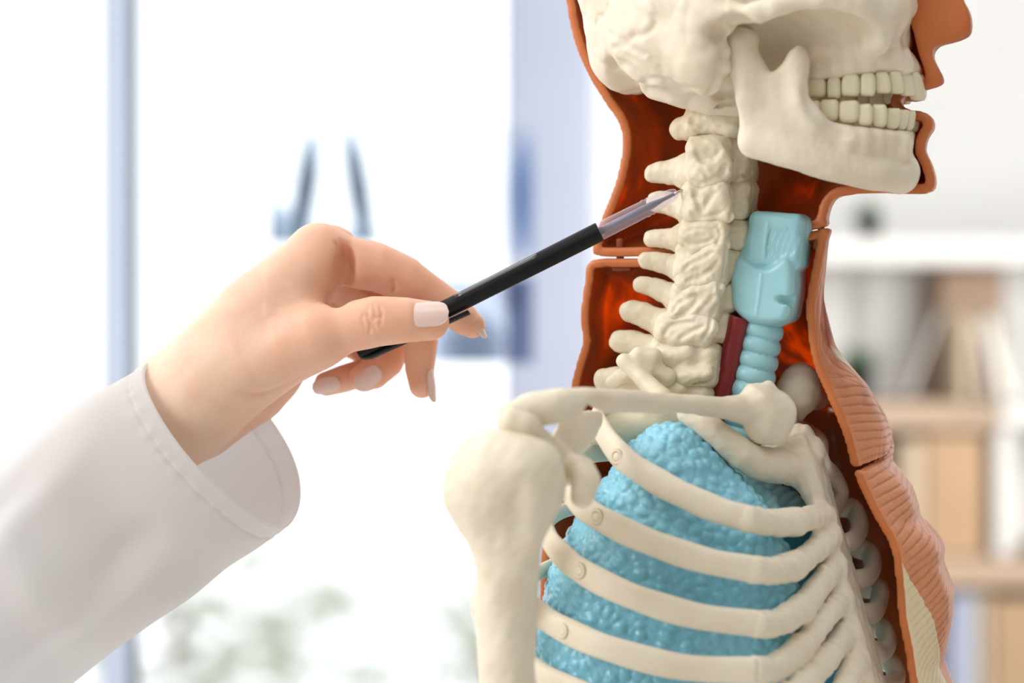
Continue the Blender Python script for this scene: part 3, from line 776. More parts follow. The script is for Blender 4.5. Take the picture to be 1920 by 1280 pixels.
# ---- skull
P_ = lambda *a: BP(a)
cran = [ell(B(1396, -118, 0), (81, 67, 80))]
base = P_((1130, -60), (1126, 40), (1130, 90), (1142, 124), (1158, 152), (1174, 168), (1194, 166), (1215, 158), (1250, 176), (1292, 194), (1330, 198), (1385, 190), (1400, 130), (1420, 0), (1400, -80))
skf = build([(cran[0], 0),
             (slab([(p[0], 0, p[2]) for p in base], 44, 26, 1), 9),
             (ell(B(1180, 118, -8), (15, 20, 12)), 10),
             (ell(B(1262, 60, -46), (30, 16, 26)), 12),
             (chain(BP([(1318, 60, -54), (1320, 110, -54), (1324, 150, -51), (1326, 160, -50)]), [15, 13.5, 7.5, 5.2]), 8),       # mastoid
             (chain(BP([(1225, 165, -30), (1275, 172, -34), (1330, 186, -30), (1392, 185, -22)]), [5, 7, 7, 8]), 7),             # occipital base
             (chain(BP([(1208, 152, -36), (1228, 143, -40), (1262, 147, -43), (1292, 160, -46)]), [1.6, 2.0, 2.0, 1.5]), 4),    # nuchal ridge
             (chain(BP([(1240, -2, -60), (1300, 14, -62), (1350, 28, -63), (1400, 32, -64), (1450, 15, -63), (1510, 1, -58), (1560, 2, -52), (1600, 20, -46)]), [6, 6.5, 6, 5.5, 5.2, 5.5, 7.5, 8]), 7),   # zygomatic arch
             (chain(BP([(1350, 40, -54), (1372, 52, -54), (1400, 48, -55), (1425, 45, -50)]), [8, 7, 6.5, 5]), 6),
             (ell(B(1470, 60, -4), (34, 36, 33)), 8),                                                                             # sphenoid
             (ell(B(1405, 140, -8), (18, 26, 14)), 8),
             (chain(BP([(1560, -10, -50), (1600, 12, -44), (1628, 40, -36), (1640, 70, -32)]), [10, 11, 9, 7]), 8),              # cheek
             (chain(BP([(1628, 30, -30), (1660, 20, -18), (1678, 10, -8)]), [12, 12, 10]), 8),
             (slab([B(*p) for p in ((1520, 50, -24), (1516, 100, -26), (1516, 146, -28), (1560, 146, -27), (1605, 138, -25), (1650, 134, -19), (1690, 131, -12), (1716, 130, -3), (1704, 104, -2), (1695, 92, -3), (1694, 66, -6), (1684, 30, -9), (1660, -10, -14), (1600, -10, -22))], 6.5, 4, 2), 6),
             (slab([B(*p) for p in ((1520, 50, -24), (1516, 100, -26), (1516, 146, -28), (1560, 146, -27), (1605, 138, -25), (1650, 134, -19), (1690, 131, -12), (1716, 130, -3), (1704, 104, -2), (1695, 92, -3), (1694, 66, -6), (1684, 30, -9), (1660, -10, -14), (1600, -10, -22))], 6.5, 4, 2, mirror=True), 6),
             (ell(B(1590, 40, 0), (26, 22, 22)), 6),
             (chain(BP([(1512, 158, -25), (1560, 156, -25), (1610, 148, -23), (1650, 144, -17), (1690, 142, -10)]), [2.5] * 5), 2),
             ], 1.0, cuts=[(ell(B(1338, 62, -70), (4.5, 12, 5)), 4),                                 # ear canal
                           (chain(BP([(1345, 165, -62), (1358, 120, -64), (1372, 78, -65), (1382, 62, -66)]), [3, 3.4, 5, 8]), 4),
                           (chain(BP([(1390, 66, -50), (1396, 80, -50)]), [7, 6]), 3),
                           (ell(B(1448, 96, -42), (17, 18, 13)), 8),
                           (ell(B(1520, 70, -46), (26, 16, 13)), 8),
                           (chain(BP([(1340, 200, -33), (1392, 189, -30)]), [1.0, 1.0]), 1)],
            noise=[(.45, 18, 3), (.28, 8, 5), (.3, 30, 6, 1)])
for pts, r, k in (([(1090, 28), (1098, 30), (1102, 38), (1108, 37), (1113, 49), (1119, 40), (1122, 30), (1128, 31), (1134, 24), (1140, 8)], .75, 1.2),
                  ([(1143, 62), (1152, 70), (1165, 76), (1178, 74), (1190, 67), (1203, 66), (1215, 60), (1226, 50), (1228, 40), (1223, 30)], 1.0, 2.2),
                  ([(1149, 90), (1160, 88), (1174, 83), (1182, 92), (1190, 94), (1202, 100), (1215, 103), (1224, 112), (1234, 119), (1243, 134)], 1.1, 2.5),
                  ([(1150, 118), (1170, 124), (1190, 136), (1204, 148)], 1.6, 5), ([(1160, 100), (1176, 108), (1196, 118), (1216, 134)], .9, 3),
                  ([(1205, 160), (1216, 150), (1240, 149), (1262, 158), (1290, 172)], 1.2, 2.5),
                  ([(1330, 180), (1338, 168), (1345, 150), (1350, 130), (1356, 108), (1364, 84), (1376, 66)], 1.7, 2.5),
                  ([(1349, 140), (1366, 146), (1386, 150)], 1.2, 3), ([(1352, 108), (1368, 112), (1382, 110)], 1.4, 3), ([(1346, 176), (1366, 178), (1388, 172)], 1.4, 4)):
    carve(skf, pts, r, k)
for x0, y0, x1, y1 in ((1533, 92, 1534, 146), (1566, 88, 1566, 144), (1596, 82, 1597, 138), (1626, 78, 1628, 134), (1652, 74, 1657, 132), (1674, 78, 1682, 130), (1690, 84, 1702, 128)):
    carve(skf, [(x0, y0), ((x0 + x1) / 2, (y0 + y1) / 2), (x1, y1)], 2.6, 4, inset=1.9, add=True)
carve(skf, [(1694, 58), (1696, 92), (1710, 118)], .8, 1.5)
skull = part('skull', skf.mesh('skull'), MB, label='ivory plastic skull')

# ---- lower jaw
def jaw(mir):
    pts = [B(*p) for p in ((1384, 63, -46), (1371, 74, -46), (1370, 100, -46), (1378, 140, -46), (1387, 180, -46), (1388, 230, -46), (1389, 262, -46), (1398, 281, -46), (1420, 290, -45),
                           (1480, 306, -42), (1540, 324, -36), (1600, 338, -29), (1650, 345, -21), (1680, 346, -13), (1696, 338, -7), (1698, 318, -5), (1697, 300, -5), (1703, 270, -4), (1706, 248, -4),
                           (1690, 249, -9), (1660, 247, -17), (1620, 243, -26), (1580, 238, -31), (1550, 230, -34), (1530, 216, -37), (1516, 192, -40), (1507, 172, -42), (1507, 152, -43), (1512, 135, -43), (1513, 112, -43), (1506, 92, -43), (1496, 88, -43), (1484, 100, -43), (1470, 118, -44), (1455, 131, -45), (1446, 134, -45), (1434, 118, -45), (1420, 96, -46), (1410, 72, -46), (1400, 64, -46))]
    return slab(pts, 4.6, 3.8, 3, 3, mirror=mir)
jf = build([(jaw(False), 1), (jaw(True), 4),
            (chain(BP([(1380, 76, -47), (1390, 74, -46), (1402, 76, -42)]), [5.4, 5.4, 5]), 4),
            (chain(BP([(1384, 90, -48), (1392, 130, -49), (1404, 180, -49)]), [4.6, 5, 4.6]), 6),
            (chain(BP([(1495, 108, -44), (1496, 150, -45), (1500, 190, -45), (1530, 228, -41)]), [3, 4, 4.4, 4.6]), 5),
            (chain(BP([(1410, 270, -47), (1480, 290, -44), (1560, 314, -36), (1640, 328, -24), (1684, 326, -9)]), [5, 5.2, 5.6, 6.6, 8]), 6),
            (chain(BP([(1690, 322, -6), (1690, 322, 6)]), [7.5, 7.5]), 6),
            (chain(BP([(1545, 250, -36), (1600, 258, -31), (1650, 264, -21), (1692, 268, -6)]), [4.6] * 4), 4),
            ], .8, cuts=[(ell(B(1450, 200, -56), (14, 4, 16)), 5)],
           noise=[(.25, 14, 8), (.15, 6, 9)])
for x, y in ((1590, 250), (1622, 252), (1649, 254), (1672, 256), (1688, 258), (1698, 260)): carve(jf, [(x, y), (x - 1, y + 14), (x - 2, y + 30)], 2.4, 4, inset=1.8, add=True)
carve(jf, [(1512, 170), (1524, 205), (1550, 236), (1590, 252)], 1.2, 5)
jawo = part('lower_jaw', jf.mesh('lower_jaw'), MB)

# ---- teeth: rounded crowns with a faintly cusped edge
def tooth(px0, px1, py0, py1, l, depth, parent, seed, up=True, yaw=0.0, tilt=0.0):
    r0 = random.Random(seed * 7 + (3 if up else 11)); py1 += (r0.uniform(-3, 3) if up else 0); py0 += (0 if up else r0.uniform(-2, 4)); tilt += r0.uniform(-.05, .05)
    c = B((px0 + px1) / 2, (py0 + py1) / 2, l)
    wx = abs(B(px1, 0, l)[0] - B(px0, 0, l)[0]) / 2 * 1.0; hz = (py1 - py0) * PX / 2 * .98
    r = random.Random(seed); V, F = [], []; nu, nv = 22, 14
    for i in range(nv + 1):
        v = -1 + 2 * i / nv
        zz = math.copysign(abs(v) ** .8, v)
        fr = (1 - abs(zz) ** 5) ** .42 if abs(zz) < 1 else 0.0
        neck = 1 - .16 * max(0, (zz if up else -zz)) ** 1.5
        for j in range(nu):
            a = 2 * math.pi * j / nu; ca, sa = math.cos(a), math.sin(a)
            x = math.copysign(abs(ca) ** .5, ca) * wx * fr * neck; y = math.copysign(abs(sa) ** .62, sa) * depth * fr * neck
            z = zz * hz
            if (zz < -.6) == up and abs(zz) > .6: z += (.35 * math.cos(x / wx * 4.5 + r.random()) * (1 if up else -1)) * (abs(zz) - .6) * 2
            x += z * tilt
            V.append((c[0] + x * math.cos(yaw) - y * math.sin(yaw), c[1] + x * math.sin(yaw) + y * math.cos(yaw), c[2] + z))
    for i in range(nv):
        for j in range(nu): F.append((i * nu + j, i * nu + (j + 1) % nu, (i + 1) * nu + (j + 1) % nu, (i + 1) * nu + j))
    return link('tooth', pymesh('tooth', V, F), MT, parent)
up_t = [(1514, 1551, 145, 186, -29, 4.5, .05, 0), (1552, 1578, 143, 186, -28.5, 4.4, .08, 0), (1578, 1613, 138, 182, -27, 4.2, .12, 0), (1612, 1642, 136, 180, -24.5, 3.8, .2, 0), (1639, 1669, 134, 179, -20.5, 3.6, .35, .06),
        (1664, 1692, 132, 176, -15.5, 3.4, .6, .14), (1684, 1712, 133, 182, -9.5, 3.0, .9, .2), (1700, 1733, 133, 187, -3.8, 2.8, 1.2, .26)]
lo_t = [(1507, 1540, 188, 224, -32, 4.5, .05, 0), (1538, 1574, 187, 230, -31, 4.5, .08, 0), (1573, 1612, 188, 232, -29, 4.3, .12, 0), (1607, 1637, 196, 237, -26.5, 3.8, .2, 0), (1634, 1663, 196, 240, -22.5, 3.6, .35, .0),
        (1658, 1687, 199, 243, -17, 3.3, .6, .12), (1679, 1701, 203, 245, -11, 2.8, .9, .15), (1693, 1714, 206, 246, -5, 2.6, 1.2, .18)]
for rows, par, u in ((up_t, skull, True), (lo_t, jawo, False)):
    for i, (a, b, c, d, l, dp, yw, ti) in enumerate(rows):
        tooth(a, b, c, d, l, dp, par, i, u, yw * .9 if i > 2 else yw, -ti * (1 if u else -1))
        # far side of the arch
        ctr = B((a + b) / 2, (c + d) / 2, l); t = tooth(a, b, c, d, l, dp, par, i + 20, u, yw * .9, -ti * (1 if u else -1))
        co = np.zeros(len(t.data.vertices) * 3); t.data.vertices.foreach_get('co', co); co = co.reshape(-1, 3); co[:, 1] *= -1
        t.data.vertices.foreach_set('co', co.ravel()); t.data.flip_normals()

# ---- spine
def vertebra(name, bodyc, bodysz, pill, facets, spin, trans, seed, label=None, hb=.55, mat=MBs, extra=(), cuts=()):
    """bodyc (px,py) body centre, bodysz (half f, half l, half z mm); pill (px,py,half f,half z) articular pillar at each side;
       facets = bright lumps [(x0,y0,x1,y1,r)], spin = spinous process [(px,py)...] + radii"""
    L = []
    tilt = rot_axes((1, 0, -.12), (0, 0, 1))
    L.append((rbox(B(*bodyc, 0), bodysz, tilt, 4.5), 1))
    for s in (-1, 1):
        c = B(pill[0], pill[1], -17); c[1] *= -s if s == 1 else 1
        c[1] = s * 15.5
        L.append((rbox(c, (pill[2], 7.0, pill[3]), tilt, 4), 3))
        for (x0, y0, x1, y1, r) in facets:
            a, b = B(x0, y0, -21), B(x1, y1, -21); a[1] = s * 20.5; b[1] = s * 20.5
            L.append((chain([a, b], [r, r * .85]), 2.6))
    if spin:
        pts, rad = spin
        pp = [B(p[0], p[1], p[2] if len(p) > 2 else -2) for p in pts]
        L.append((chain(pp, rad, (0, 1, 0), 1.25), 4))
        for s in (-1, 1):      # laminae
            q = np.array(pp[-1]) + np.array([5, s * 12, 0]); L.append((chain([pp[-1], q], [rad[-1] * .9, 5]), 4))
    for p in extra: L.append(p)
    f = build(L, hb, 2, noise=[(.38, 9, seed), (.22, 4.5, seed + 1), (.22, 15, seed + 2, 1)], cuts=cuts)
    if seed < 29:
        for pts, r, k in SPINE_LINES:
            if min(p[1] for p in pts) < bodyc[1] + 46 and max(p[1] for p in pts) > bodyc[1] - 46: carve(f, pts, r, k)
    return part(name, f.mesh(name), mat, label=label)
SPINE_LINES = [([(1377, 268), (1376, 300), (1379, 324), (1372, 350), (1375, 381), (1369, 412), (1372, 431), (1363, 459), (1361, 490), (1355, 525), (1349, 537), (1352, 562), (1336, 587), (1330, 615), (1318, 636)], 1.0, 1.2),
               ([(1382, 322), (1396, 328), (1410, 324)], .8, 1.2),
               ([(1306, 285), (1318, 300), (1336, 296), (1350, 282)], .9, 2), ([(1318, 318), (1330, 334), (1350, 330), (1362, 310)], .9, 2), ([(1298, 338), (1312, 345), (1330, 340)], .9, 2),
               ([(1303, 362), (1310, 380), (1316, 396), (1324, 382), (1334, 366)], 1.2, 2), ([(1296, 400), (1312, 408), (1334, 404), (1352, 398)], .8, 1.5),
               ([(1284, 434), (1302, 428), (1330, 432), (1340, 442), (1328, 452), (1300, 458), (1286, 452)], .8, 1.5), ([(1346, 424), (1350, 440), (1344, 456)], .7, 1.5),
               ([(1284, 504), (1296, 494), (1312, 486), (1334, 474)], 1.0, 1.6), ([(1290, 526), (1310, 520), (1334, 504), (1346, 490)], .9, 1.6),
               ([(1262, 584), (1268, 572), (1284, 562), (1306, 556), (1300, 572), (1284, 588), (1268, 592)], 1.0, 1.5), ([(1312, 584), (1326, 570), (1338, 556)], .8, 1.8),
               ([(1246, 626), (1256, 612), (1278, 606), (1300, 604)], .9, 1.8), ([(1276, 634), (1296, 622), (1318, 612)], .8, 1.8),
               ([(1296, 222), (1312, 232), (1330, 236)], 1.0, 2.5)]
def crease(pts, r=.7, l=-24, k=1.2): return (chain(BP(pts, l), [r] * len(pts)), k)
# atlas
vertebra('vertebra', (1352, 222), (15, 12, 7), (1340, 222, 12, 7.6), [(1300, 238, 1335, 222, 4.6), (1335, 205, 1375, 204, 4.5), (1342, 222, 1368, 236, 5)],
         ([(1277, 241), (1300, 238), (1322, 236)], [5.6, 6.5, 7]), None, 11, 'topmost vertebra, ring-shaped, right below the skull',
         extra=[(ell(B(1352, 222, -12), (17, 12, 8.5)), 4)])
vertebra('vertebra', (1376, 300), (9.2, 11, 13.2), (1330, 300, 10.5, 12), [(1312, 330, 1356, 300, 5.4), (1305, 280, 1340, 272, 5), (1300, 320, 1312, 300, 4), (1350, 280, 1362, 322, 3.6)],
         ([(1227, 325), (1245, 323), (1275, 322), (1300, 322)], [4.8, 5.6, 7.0, 9.0]), None, 13, 'second vertebra from the top, with a thick spike',
         extra=[(chain(BP([(1310, 318, -12), (1330, 330, -20)]), [6, 6]), 4)], cuts=[crease([(1318, 300), (1330, 290), (1342, 278)], 1.0, -27, 2.5)])
vertebra('vertebra', (1377, 374), (9.2, 11, 9.8), (1326, 380, 11.5, 9.6), [(1300, 398, 1332, 362, 5.2), (1326, 402, 1352, 372, 4.4), (1352, 352, 1366, 405, 3.4), (1296, 358, 1306, 385, 4.2)],
         ([(1232, 378), (1250, 380), (1280, 388), (1300, 392)], [5.0, 5.6, 6.2, 8]), None, 15, 'third vertebra from the top, behind the pen tip',
         cuts=[crease([(1312, 372), (1325, 360), (1340, 352)], 1.1, -27, 2.5), crease([(1320, 408), (1338, 385), (1350, 368)], .8, -27, 2)])
vertebra('vertebra', (1375, 440), (9.2, 11, 7.4), (1322, 439, 12, 7.2), [(1292, 440, 1330, 430, 5.4), (1305, 462, 1345, 448, 4.4), (1350, 428, 1358, 458, 3.4)],
         ([(1222, 447), (1245, 447), (1268, 448), (1292, 448)], [4.2, 4.6, 5.6, 8]), None, 17, None,
         cuts=[crease([(1310, 455), (1330, 447), (1350, 440)], .7, -27, 2)])
vertebra('vertebra', (1367, 498), (9.4, 11, 7.6), (1315, 496, 12.5, 9.6), [(1284, 506, 1345, 468, 5.4), (1284, 528, 1325, 526, 5.0), (1330, 505, 1348, 490, 4.4)],
         ([(1212, 488), (1232, 490), (1262, 498), (1288, 504)], [4.3, 4.6, 5.4, 7.5]), None, 19, None,
         cuts=[crease([(1300, 518), (1326, 496), (1346, 486)], .8, -27, 2)])
vertebra('vertebra', (1358, 556), (9.4, 11, 7.6), (1304, 566, 12, 8.6), [(1270, 586, 1312, 556, 5.0), (1300, 548, 1342, 540, 4.8), (1300, 584, 1335, 562, 4.4)],
         ([(1203, 534), (1225, 538), (1255, 552), (1280, 566)], [4.2, 4.8, 5.8, 7.5]), None, 21, None,
         cuts=[crease([(1282, 580), (1296, 568), (1306, 562)], 1.4, -26, 2), crease([(1316, 590), (1336, 572)], .7, -27, 2)])
vertebra('vertebra', (1342, 612), (10.4, 12, 7.6), (1286, 618, 13.5, 7.4), [(1246, 622, 1290, 612, 5.0), (1270, 634, 1330, 620, 4.6), (1300, 600, 1330, 612, 4.6), (1250, 604, 1275, 596, 4)],
         ([(1183, 584), (1205, 589), (1232, 603), (1258, 614)], [5.4, 5.8, 6.4, 8]), None, 23, 'lowest long-spiked vertebra of the neck',
         cuts=[crease([(1255, 628), (1275, 614), (1300, 606)], .8, -27, 2), crease([(1290, 640), (1318, 622)], .7, -27, 2)])
vertebra('vertebra', (1300, 678), (16.5, 20, 10.6), (1262, 680, 11, 10), [(1250, 672, 1285, 660, 5), (1280, 705, 1325, 700, 3.6)],
         ([(1163, 640), (1185, 643), (1220, 656), (1250, 668)], [5.6, 6, 7, 9]), None, 25, 'broad vertebra at the foot of the neck',
         cuts=[crease([(1262, 712), (1300, 716), (1338, 712)], 1.0, -19, 1.5)])
vertebra('vertebra', (1290, 734), (16, 19, 5.2), (1250, 738, 10, 6), [(1240, 730, 1270, 728, 4)],
         ([(1134, 712), (1160, 710), (1200, 718), (1240, 730)], [5.6, 6, 6.5, 8]), None, 27, 'vertebra just above the collarbone',
         extra=[(chain(BP([(1150, 716, -12), (1166, 706, -14), (1182, 704, -14)]), [3.5, 4, 3]), 2)])
for i in range(5):   # thoracic vertebrae running down behind the lung
    y0 = 800 + i * 92; x0 = 1262 - i * 14
    vertebra('vertebra', (x0, y0), (15, 15, 10), (x0 - 46, y0, 9, 8), [(x0 - 60, y0, x0 - 40, y0 - 10, 4)],
             ([(x0 - 130, y0 + 40), (x0 - 90, y0 + 20), (x0 - 50, y0)], [4, 5, 7]), None, 30 + i, None, .9)
# transverse process with first rib stump on the near side
part('first_rib', build([(chain(BP([(1170, 677, -34), (1192, 697, -34), (1216, 722, -36), (1240, 746, -40)]), [3.6, 3.9, 4.3, 5]), 2),
                         (chain(BP([(1196, 672, -31), (1222, 690, -28), (1250, 706, -24)]), [2.6, 3.6, 4.5]), 4),
                         (chain(BP([(1300, 778, -18), (1240, 792, -28), (1180, 800, -34), (1125, 806, -42)]), [8, 8, 8, 7]), 4),
                         (chain(BP([(1200, 664, -30), (1226, 668, -28)]), [3.4, 4]), 4)], .6, 2, noise=[(.25, 9, 41)]).mesh('first_rib'), MBs)

# ---- throat: larynx, windpipe, vessel
lx = lambda *a: BP(a)
upl = rot_axes((1, 0, .10), (0, 0, 1))
larf = build([(rbox(B(1462, 452, 0), (13.2, 11, 13), rot_axes((1, 0, -.09), (-.09, 0, 1)), 4), 1),
              (slab([B(*p, 0) for p in ((1391, 492), (1400, 483), (1410, 484), (1422, 493), (1434, 501), (1452, 502), (1464, 496), (1478, 484), (1490, 483), (1499, 496), (1501, 520), (1497, 562), (1486, 598), (1466, 606), (1430, 604), (1400, 592), (1386, 570), (1384, 525))], 13.2, 3.6, 1), 1.2),
              (chain(BP([(1412, 424, 0), (1440, 416, 0), (1505, 424, 0)]), [4.5, 4, 4]), 3),
              (ell(B(1436, 590, 0), (10.5, 10, 6.5)), 5),
              (chain(BP([(1412, 450, -4), (1400, 480, -5)]), [4, 4]), 4)],
             .6, 2, cuts=[(chain(BP([(1456, 560, -14), (1492, 566, -8)]), [1.4, 3.2], (0, 0, 1), 1), 1.2)],
             noise=[(.2, 14, 51)])
for i in range(11): carve(larf, [(1448 + i * 6.2, 428), (1440 + i * 5.6, 452), (1434 + i * 5.0, 486 - abs(i - 5) * 1.5)], .5, .7)
carve(larf, [(1440, 420), (1436, 450), (1433, 484)], .5, .8, inset=.1, add=True); carve(larf, [(1428, 514), (1424, 550), (1418, 592)], .5, .8, inset=.1, add=True)
for i in range(6): carve(larf, [(1464 + i * 4, 562), (1464 + i * 4, 572)], .3, .4)
larynx = part('larynx', larf.mesh('larynx'), MLar, label='pale blue voice box')
rings = [(chain(BP([(1434, 590, 0), (1424, 640, 0), (1416, 690, 0), (1405, 740, 0), (1385, 800, 2), (1362, 860, 4), (1350, 900, 6)]), [9.2, 9.4, 9.4, 9.4, 9.2, 9, 9]), 1)]
tf = build(rings, .6)
sl = tuple(slice(0, int(n)) for n in tf.n); X, Y, Z = tf.axes(sl)
ax = B(1434, 600, 0); bx = B(1400, 740, 0); tdir = (bx - ax) / np.linalg.norm(bx - ax)
s_ = ((X - ax[0]) * tdir[0] + (Y - ax[1]) * tdir[1] + (Z - ax[2]) * tdir[2])
per = 7.1
tf.d -= (1.9 * np.sqrt(np.abs(np.sin((s_ - 1.0) * math.pi / per))) - .9).astype(np.float32)
trachea = part('windpipe', tf.mesh('windpipe'), MLar)
part('blood_vessel', build([(chain(BP([(1386, 596, -9), (1376, 640, -8), (1366, 690, -7), (1355, 735, -6), (1340, 800, -4), (1330, 850, 0)]), [4.7, 4.8, 4.8, 4.8, 4.6, 4.5]), 0)], .5,
     cuts=[(rbox(B(1392, 585, -9), (9, 9, 2.6), rot_axes((1, 0, -.35), (0, 0, 1)), .5), .5)], noise=[(.12, 8, 55)]).mesh('blood_vessel'), MVes, label='dark red tube')

# ---- lungs
def lung_mesh(name, prims, h, scale, amp, seed, cuts=()):
    me = build(prims, h, 14, cuts=cuts).mesh(name)
    n = len(me.vertices); co = np.zeros(n * 3, dtype=np.float32); me.vertices.foreach_get('co', co); co = co.reshape(-1, 3)
    no = np.zeros(n * 3, dtype=np.float32); me.vertex_normals.foreach_get('vector', no); no = no.reshape(-1, 3)
    # rounded cells (alveoli) pushed out of the surface
    for i in range(n):
        d, _ = mnoise.voronoi(Vector(co[i] * 1000 / scale) + Vector((seed, 0, 0)))
        co[i] += no[i] * amp * (max(0.0, 1 - (d[0] / .62) ** 2) * .55 + min(1.0, (d[1] - d[0]) * 2.2) * .45) * .001
    me.vertices.foreach_set('co', co.ravel()); me.update(); return me
ll = [(chain(BP([(1255, 848, -44), (1235, 905, -46), (1200, 990, -48), (1165, 1090, -50), (1150, 1200, -50), (1150, 1340, -50)]), [11, 19, 27, 32, 35, 36]), 10),
      (chain(BP([(1280, 850, -42), (1310, 900, -40), (1350, 980, -38), (1400, 1080, -38), (1420, 1180, -38), (1420, 1340, -38)]), [8, 15, 21, 22, 22, 24]), 14),
      (chain(BP([(1250, 900, -50), (1260, 1050, -52), (1280, 1200, -50), (1280, 1340, -50)]), [18, 28, 30, 30]), 14)]
lung = part('lung', lung_mesh('lung', ll, .75, 5.3, 1.6, 3), MLung, label='sky-blue bumpy near-side lung')
l2 = [(chain(BP([(1400, 900, 40), (1440, 980, 42), (1460, 1100, 45), (1460, 1300, 45)]), [26, 32, 36, 38]), 10), (chain(BP([(1330, 900, 45), (1300, 1100, 50), (1290, 1300, 50)]), [25, 36, 40]), 14)]
lung2 = part('lung', build(l2, 2.0, 12).mesh('lung'), MTeal, label='dark teal far-side lung')
brf = build([(chain(BP([(1352, 860, 4), (1372, 905, 0), (1400, 930, -8), (1430, 950, -14)]), [9, 8.5, 8, 7]), 3), (chain(BP([(1362, 880, 4), (1420, 930, 10), (1480, 960, 20)]), [9, 10, 9]), 3)], .7)
sl = tuple(slice(0, int(n)) for n in brf.n); X, Y, Z = brf.axes(sl)
brf.d -= (.9 * np.abs(np.sin((X * .8 - Z * .6) * math.pi / 4.2))).astype(np.float32)
part('bronchus', brf.mesh('bronchus'), MLar)

# ---- breastbone with the near-side costal cartilages
def C(*a): return BP(a)
st = [(chain(C((1455, 838, 0), (1500, 830, 0), (1520, 850, 0)), [8, 9, 8], BF * 0 + np.array([1, 0, 0]), 1.2), 4),
      (slab([B(*p, -1) for p in ((1440, 845), (1490, 815), (1515, 812), (1532, 850), (1545, 890), (1556, 935), (1570, 985), (1586, 1035), (1600, 1090), (1616, 1150), (1634, 1210), (1655, 1290), (1665, 1340),
                                 (1600, 1340), (1592, 1280), (1578, 1200), (1566, 1140), (1556, 1080), (1545, 1020), (1530, 965), (1510, 925), (1485, 895), (1455, 880))], 13, 5.5, 1), 1),
      (chain(C((1290, 775, -46), (1340, 808, -45), (1390, 850, -38), (1420, 868, -30), (1455, 872, -20), (1490, 870, -8)), [5.2, 6, 7, 7.4, 8.4, 9]), 5)]
cart = [[(1400, 972, -74), (1440, 979, -60), (1490, 978, -40), (1520, 970, -26), (1545, 965, -12)],
        [(1412, 1068, -79), (1450, 1070, -64), (1490, 1060, -48), (1522, 1036, -30), (1556, 1005, -12)],
        [(1424, 1170, -81), (1460, 1166, -66), (1500, 1142, -50), (1535, 1098, -30), (1562, 1062, -12)],
        [(1416, 1256, -85), (1450, 1252, -72), (1500, 1216, -54), (1545, 1160, -32), (1576, 1122, -12)],
        [(1450, 1330, -80), (1500, 1290, -62), (1550, 1232, -36), (1586, 1184, -12)],
        [(1570, 1320, -45), (1590, 1270, -25), (1604, 1238, -12)]]
cr = [[6.0, 6.3, 5.9, 5.4, 5.6], [6.2, 6.3, 5.9, 5.6, 6], [6.2, 6.3, 5.9, 5.6, 6], [6.1, 6.1, 5.7, 5.4, 6], [5.8, 5.6, 5.4, 6], [5.6, 5.6, 6]]
for a, r in zip(cart, cr):
    fl = (.29, -.96, 0)
    if len(a) > 3 and a[0][2] < -60:
        st.append((chain(BP(smooth_closed(np.array(a[:3], float), 10, False)), list(np.linspace(r[0], r[2], 21)), fl, 1.9), 4.0)); a = a[1:]; r = [3.2] + list(r[2:])
    st.append((chain(BP(smooth_closed(np.array(a, float), 10, False)), list(np.interp(np.linspace(0, 1, 10 * (len(a) - 1) + 1), np.linspace(0, 1, len(r)), r)), fl, 1.25), 4.0))
sf = build(st, .8, 3, cuts=[(chain(C((1452, 830, -14), (1462, 860, -14), (1464, 900, -14)), [.7] * 3), 1.5), (chain(C((1420, 850, -30), (1428, 880, -28)), [1, 1]), 2), (ell(B(1500, 835, -15), (5, 3, 4)), 4)],
           noise=[(.45, 12, 61), (.3, 6, 62)])
sl = tuple(slice(0, int(n)) for n in sf.n); X, Y, Z = sf.axes(sl)
sf.d += (.35 * np.sin(X * 1.5 + Z * .42 + 1.5 * np.sin(Z * .11)) * np.clip(1 - np.abs(Y) / 20, 0, 1)).astype(np.float32)
sternum = part('breastbone', sf.mesh('breastbone'), MB)
# far-side cartilages curving away behind the breastbone
far = [[(1538, 865, 10), (1562, 892, 24), (1574, 922, 30), (1566, 950, 24), (1550, 962, 10)], [(1570, 946, 40), (1600, 955, 42), (1612, 985, 34), (1602, 1010, 24), (1576, 1024, 10)],
       [(1600, 1020, 46), (1630, 1036, 42), (1636, 1064, 34), (1622, 1084, 24), (1590, 1090, 10)], [(1618, 1098, 46), (1648, 1104, 42), (1646, 1134, 34), (1636, 1150, 24), (1606, 1150, 10)],
       [(1628, 1168, 46), (1656, 1180, 42), (1664, 1208, 34), (1650, 1222, 24), (1618, 1206, 10)], [(1650, 1236, 46), (1674, 1246, 42), (1678, 1280, 34), (1640, 1290, 10)]]
for i, a in enumerate(far):
    pp = BP(a)
    if len(pp) > 4:   # carry on round the far side of the chest
        pp = [np.array([pp[0][0] - 30, pp[0][1] + 62, pp[0][2] + 14]), np.array([pp[0][0] - 8, pp[0][1] + 26, pp[0][2] + 8])] + pp
    part('costal_cartilage', tube_mesh('costal_cartilage', pp, [5.2] * len(pp), 20, lambda p: np.array([.6, .8, .0]), 1.25), MB)

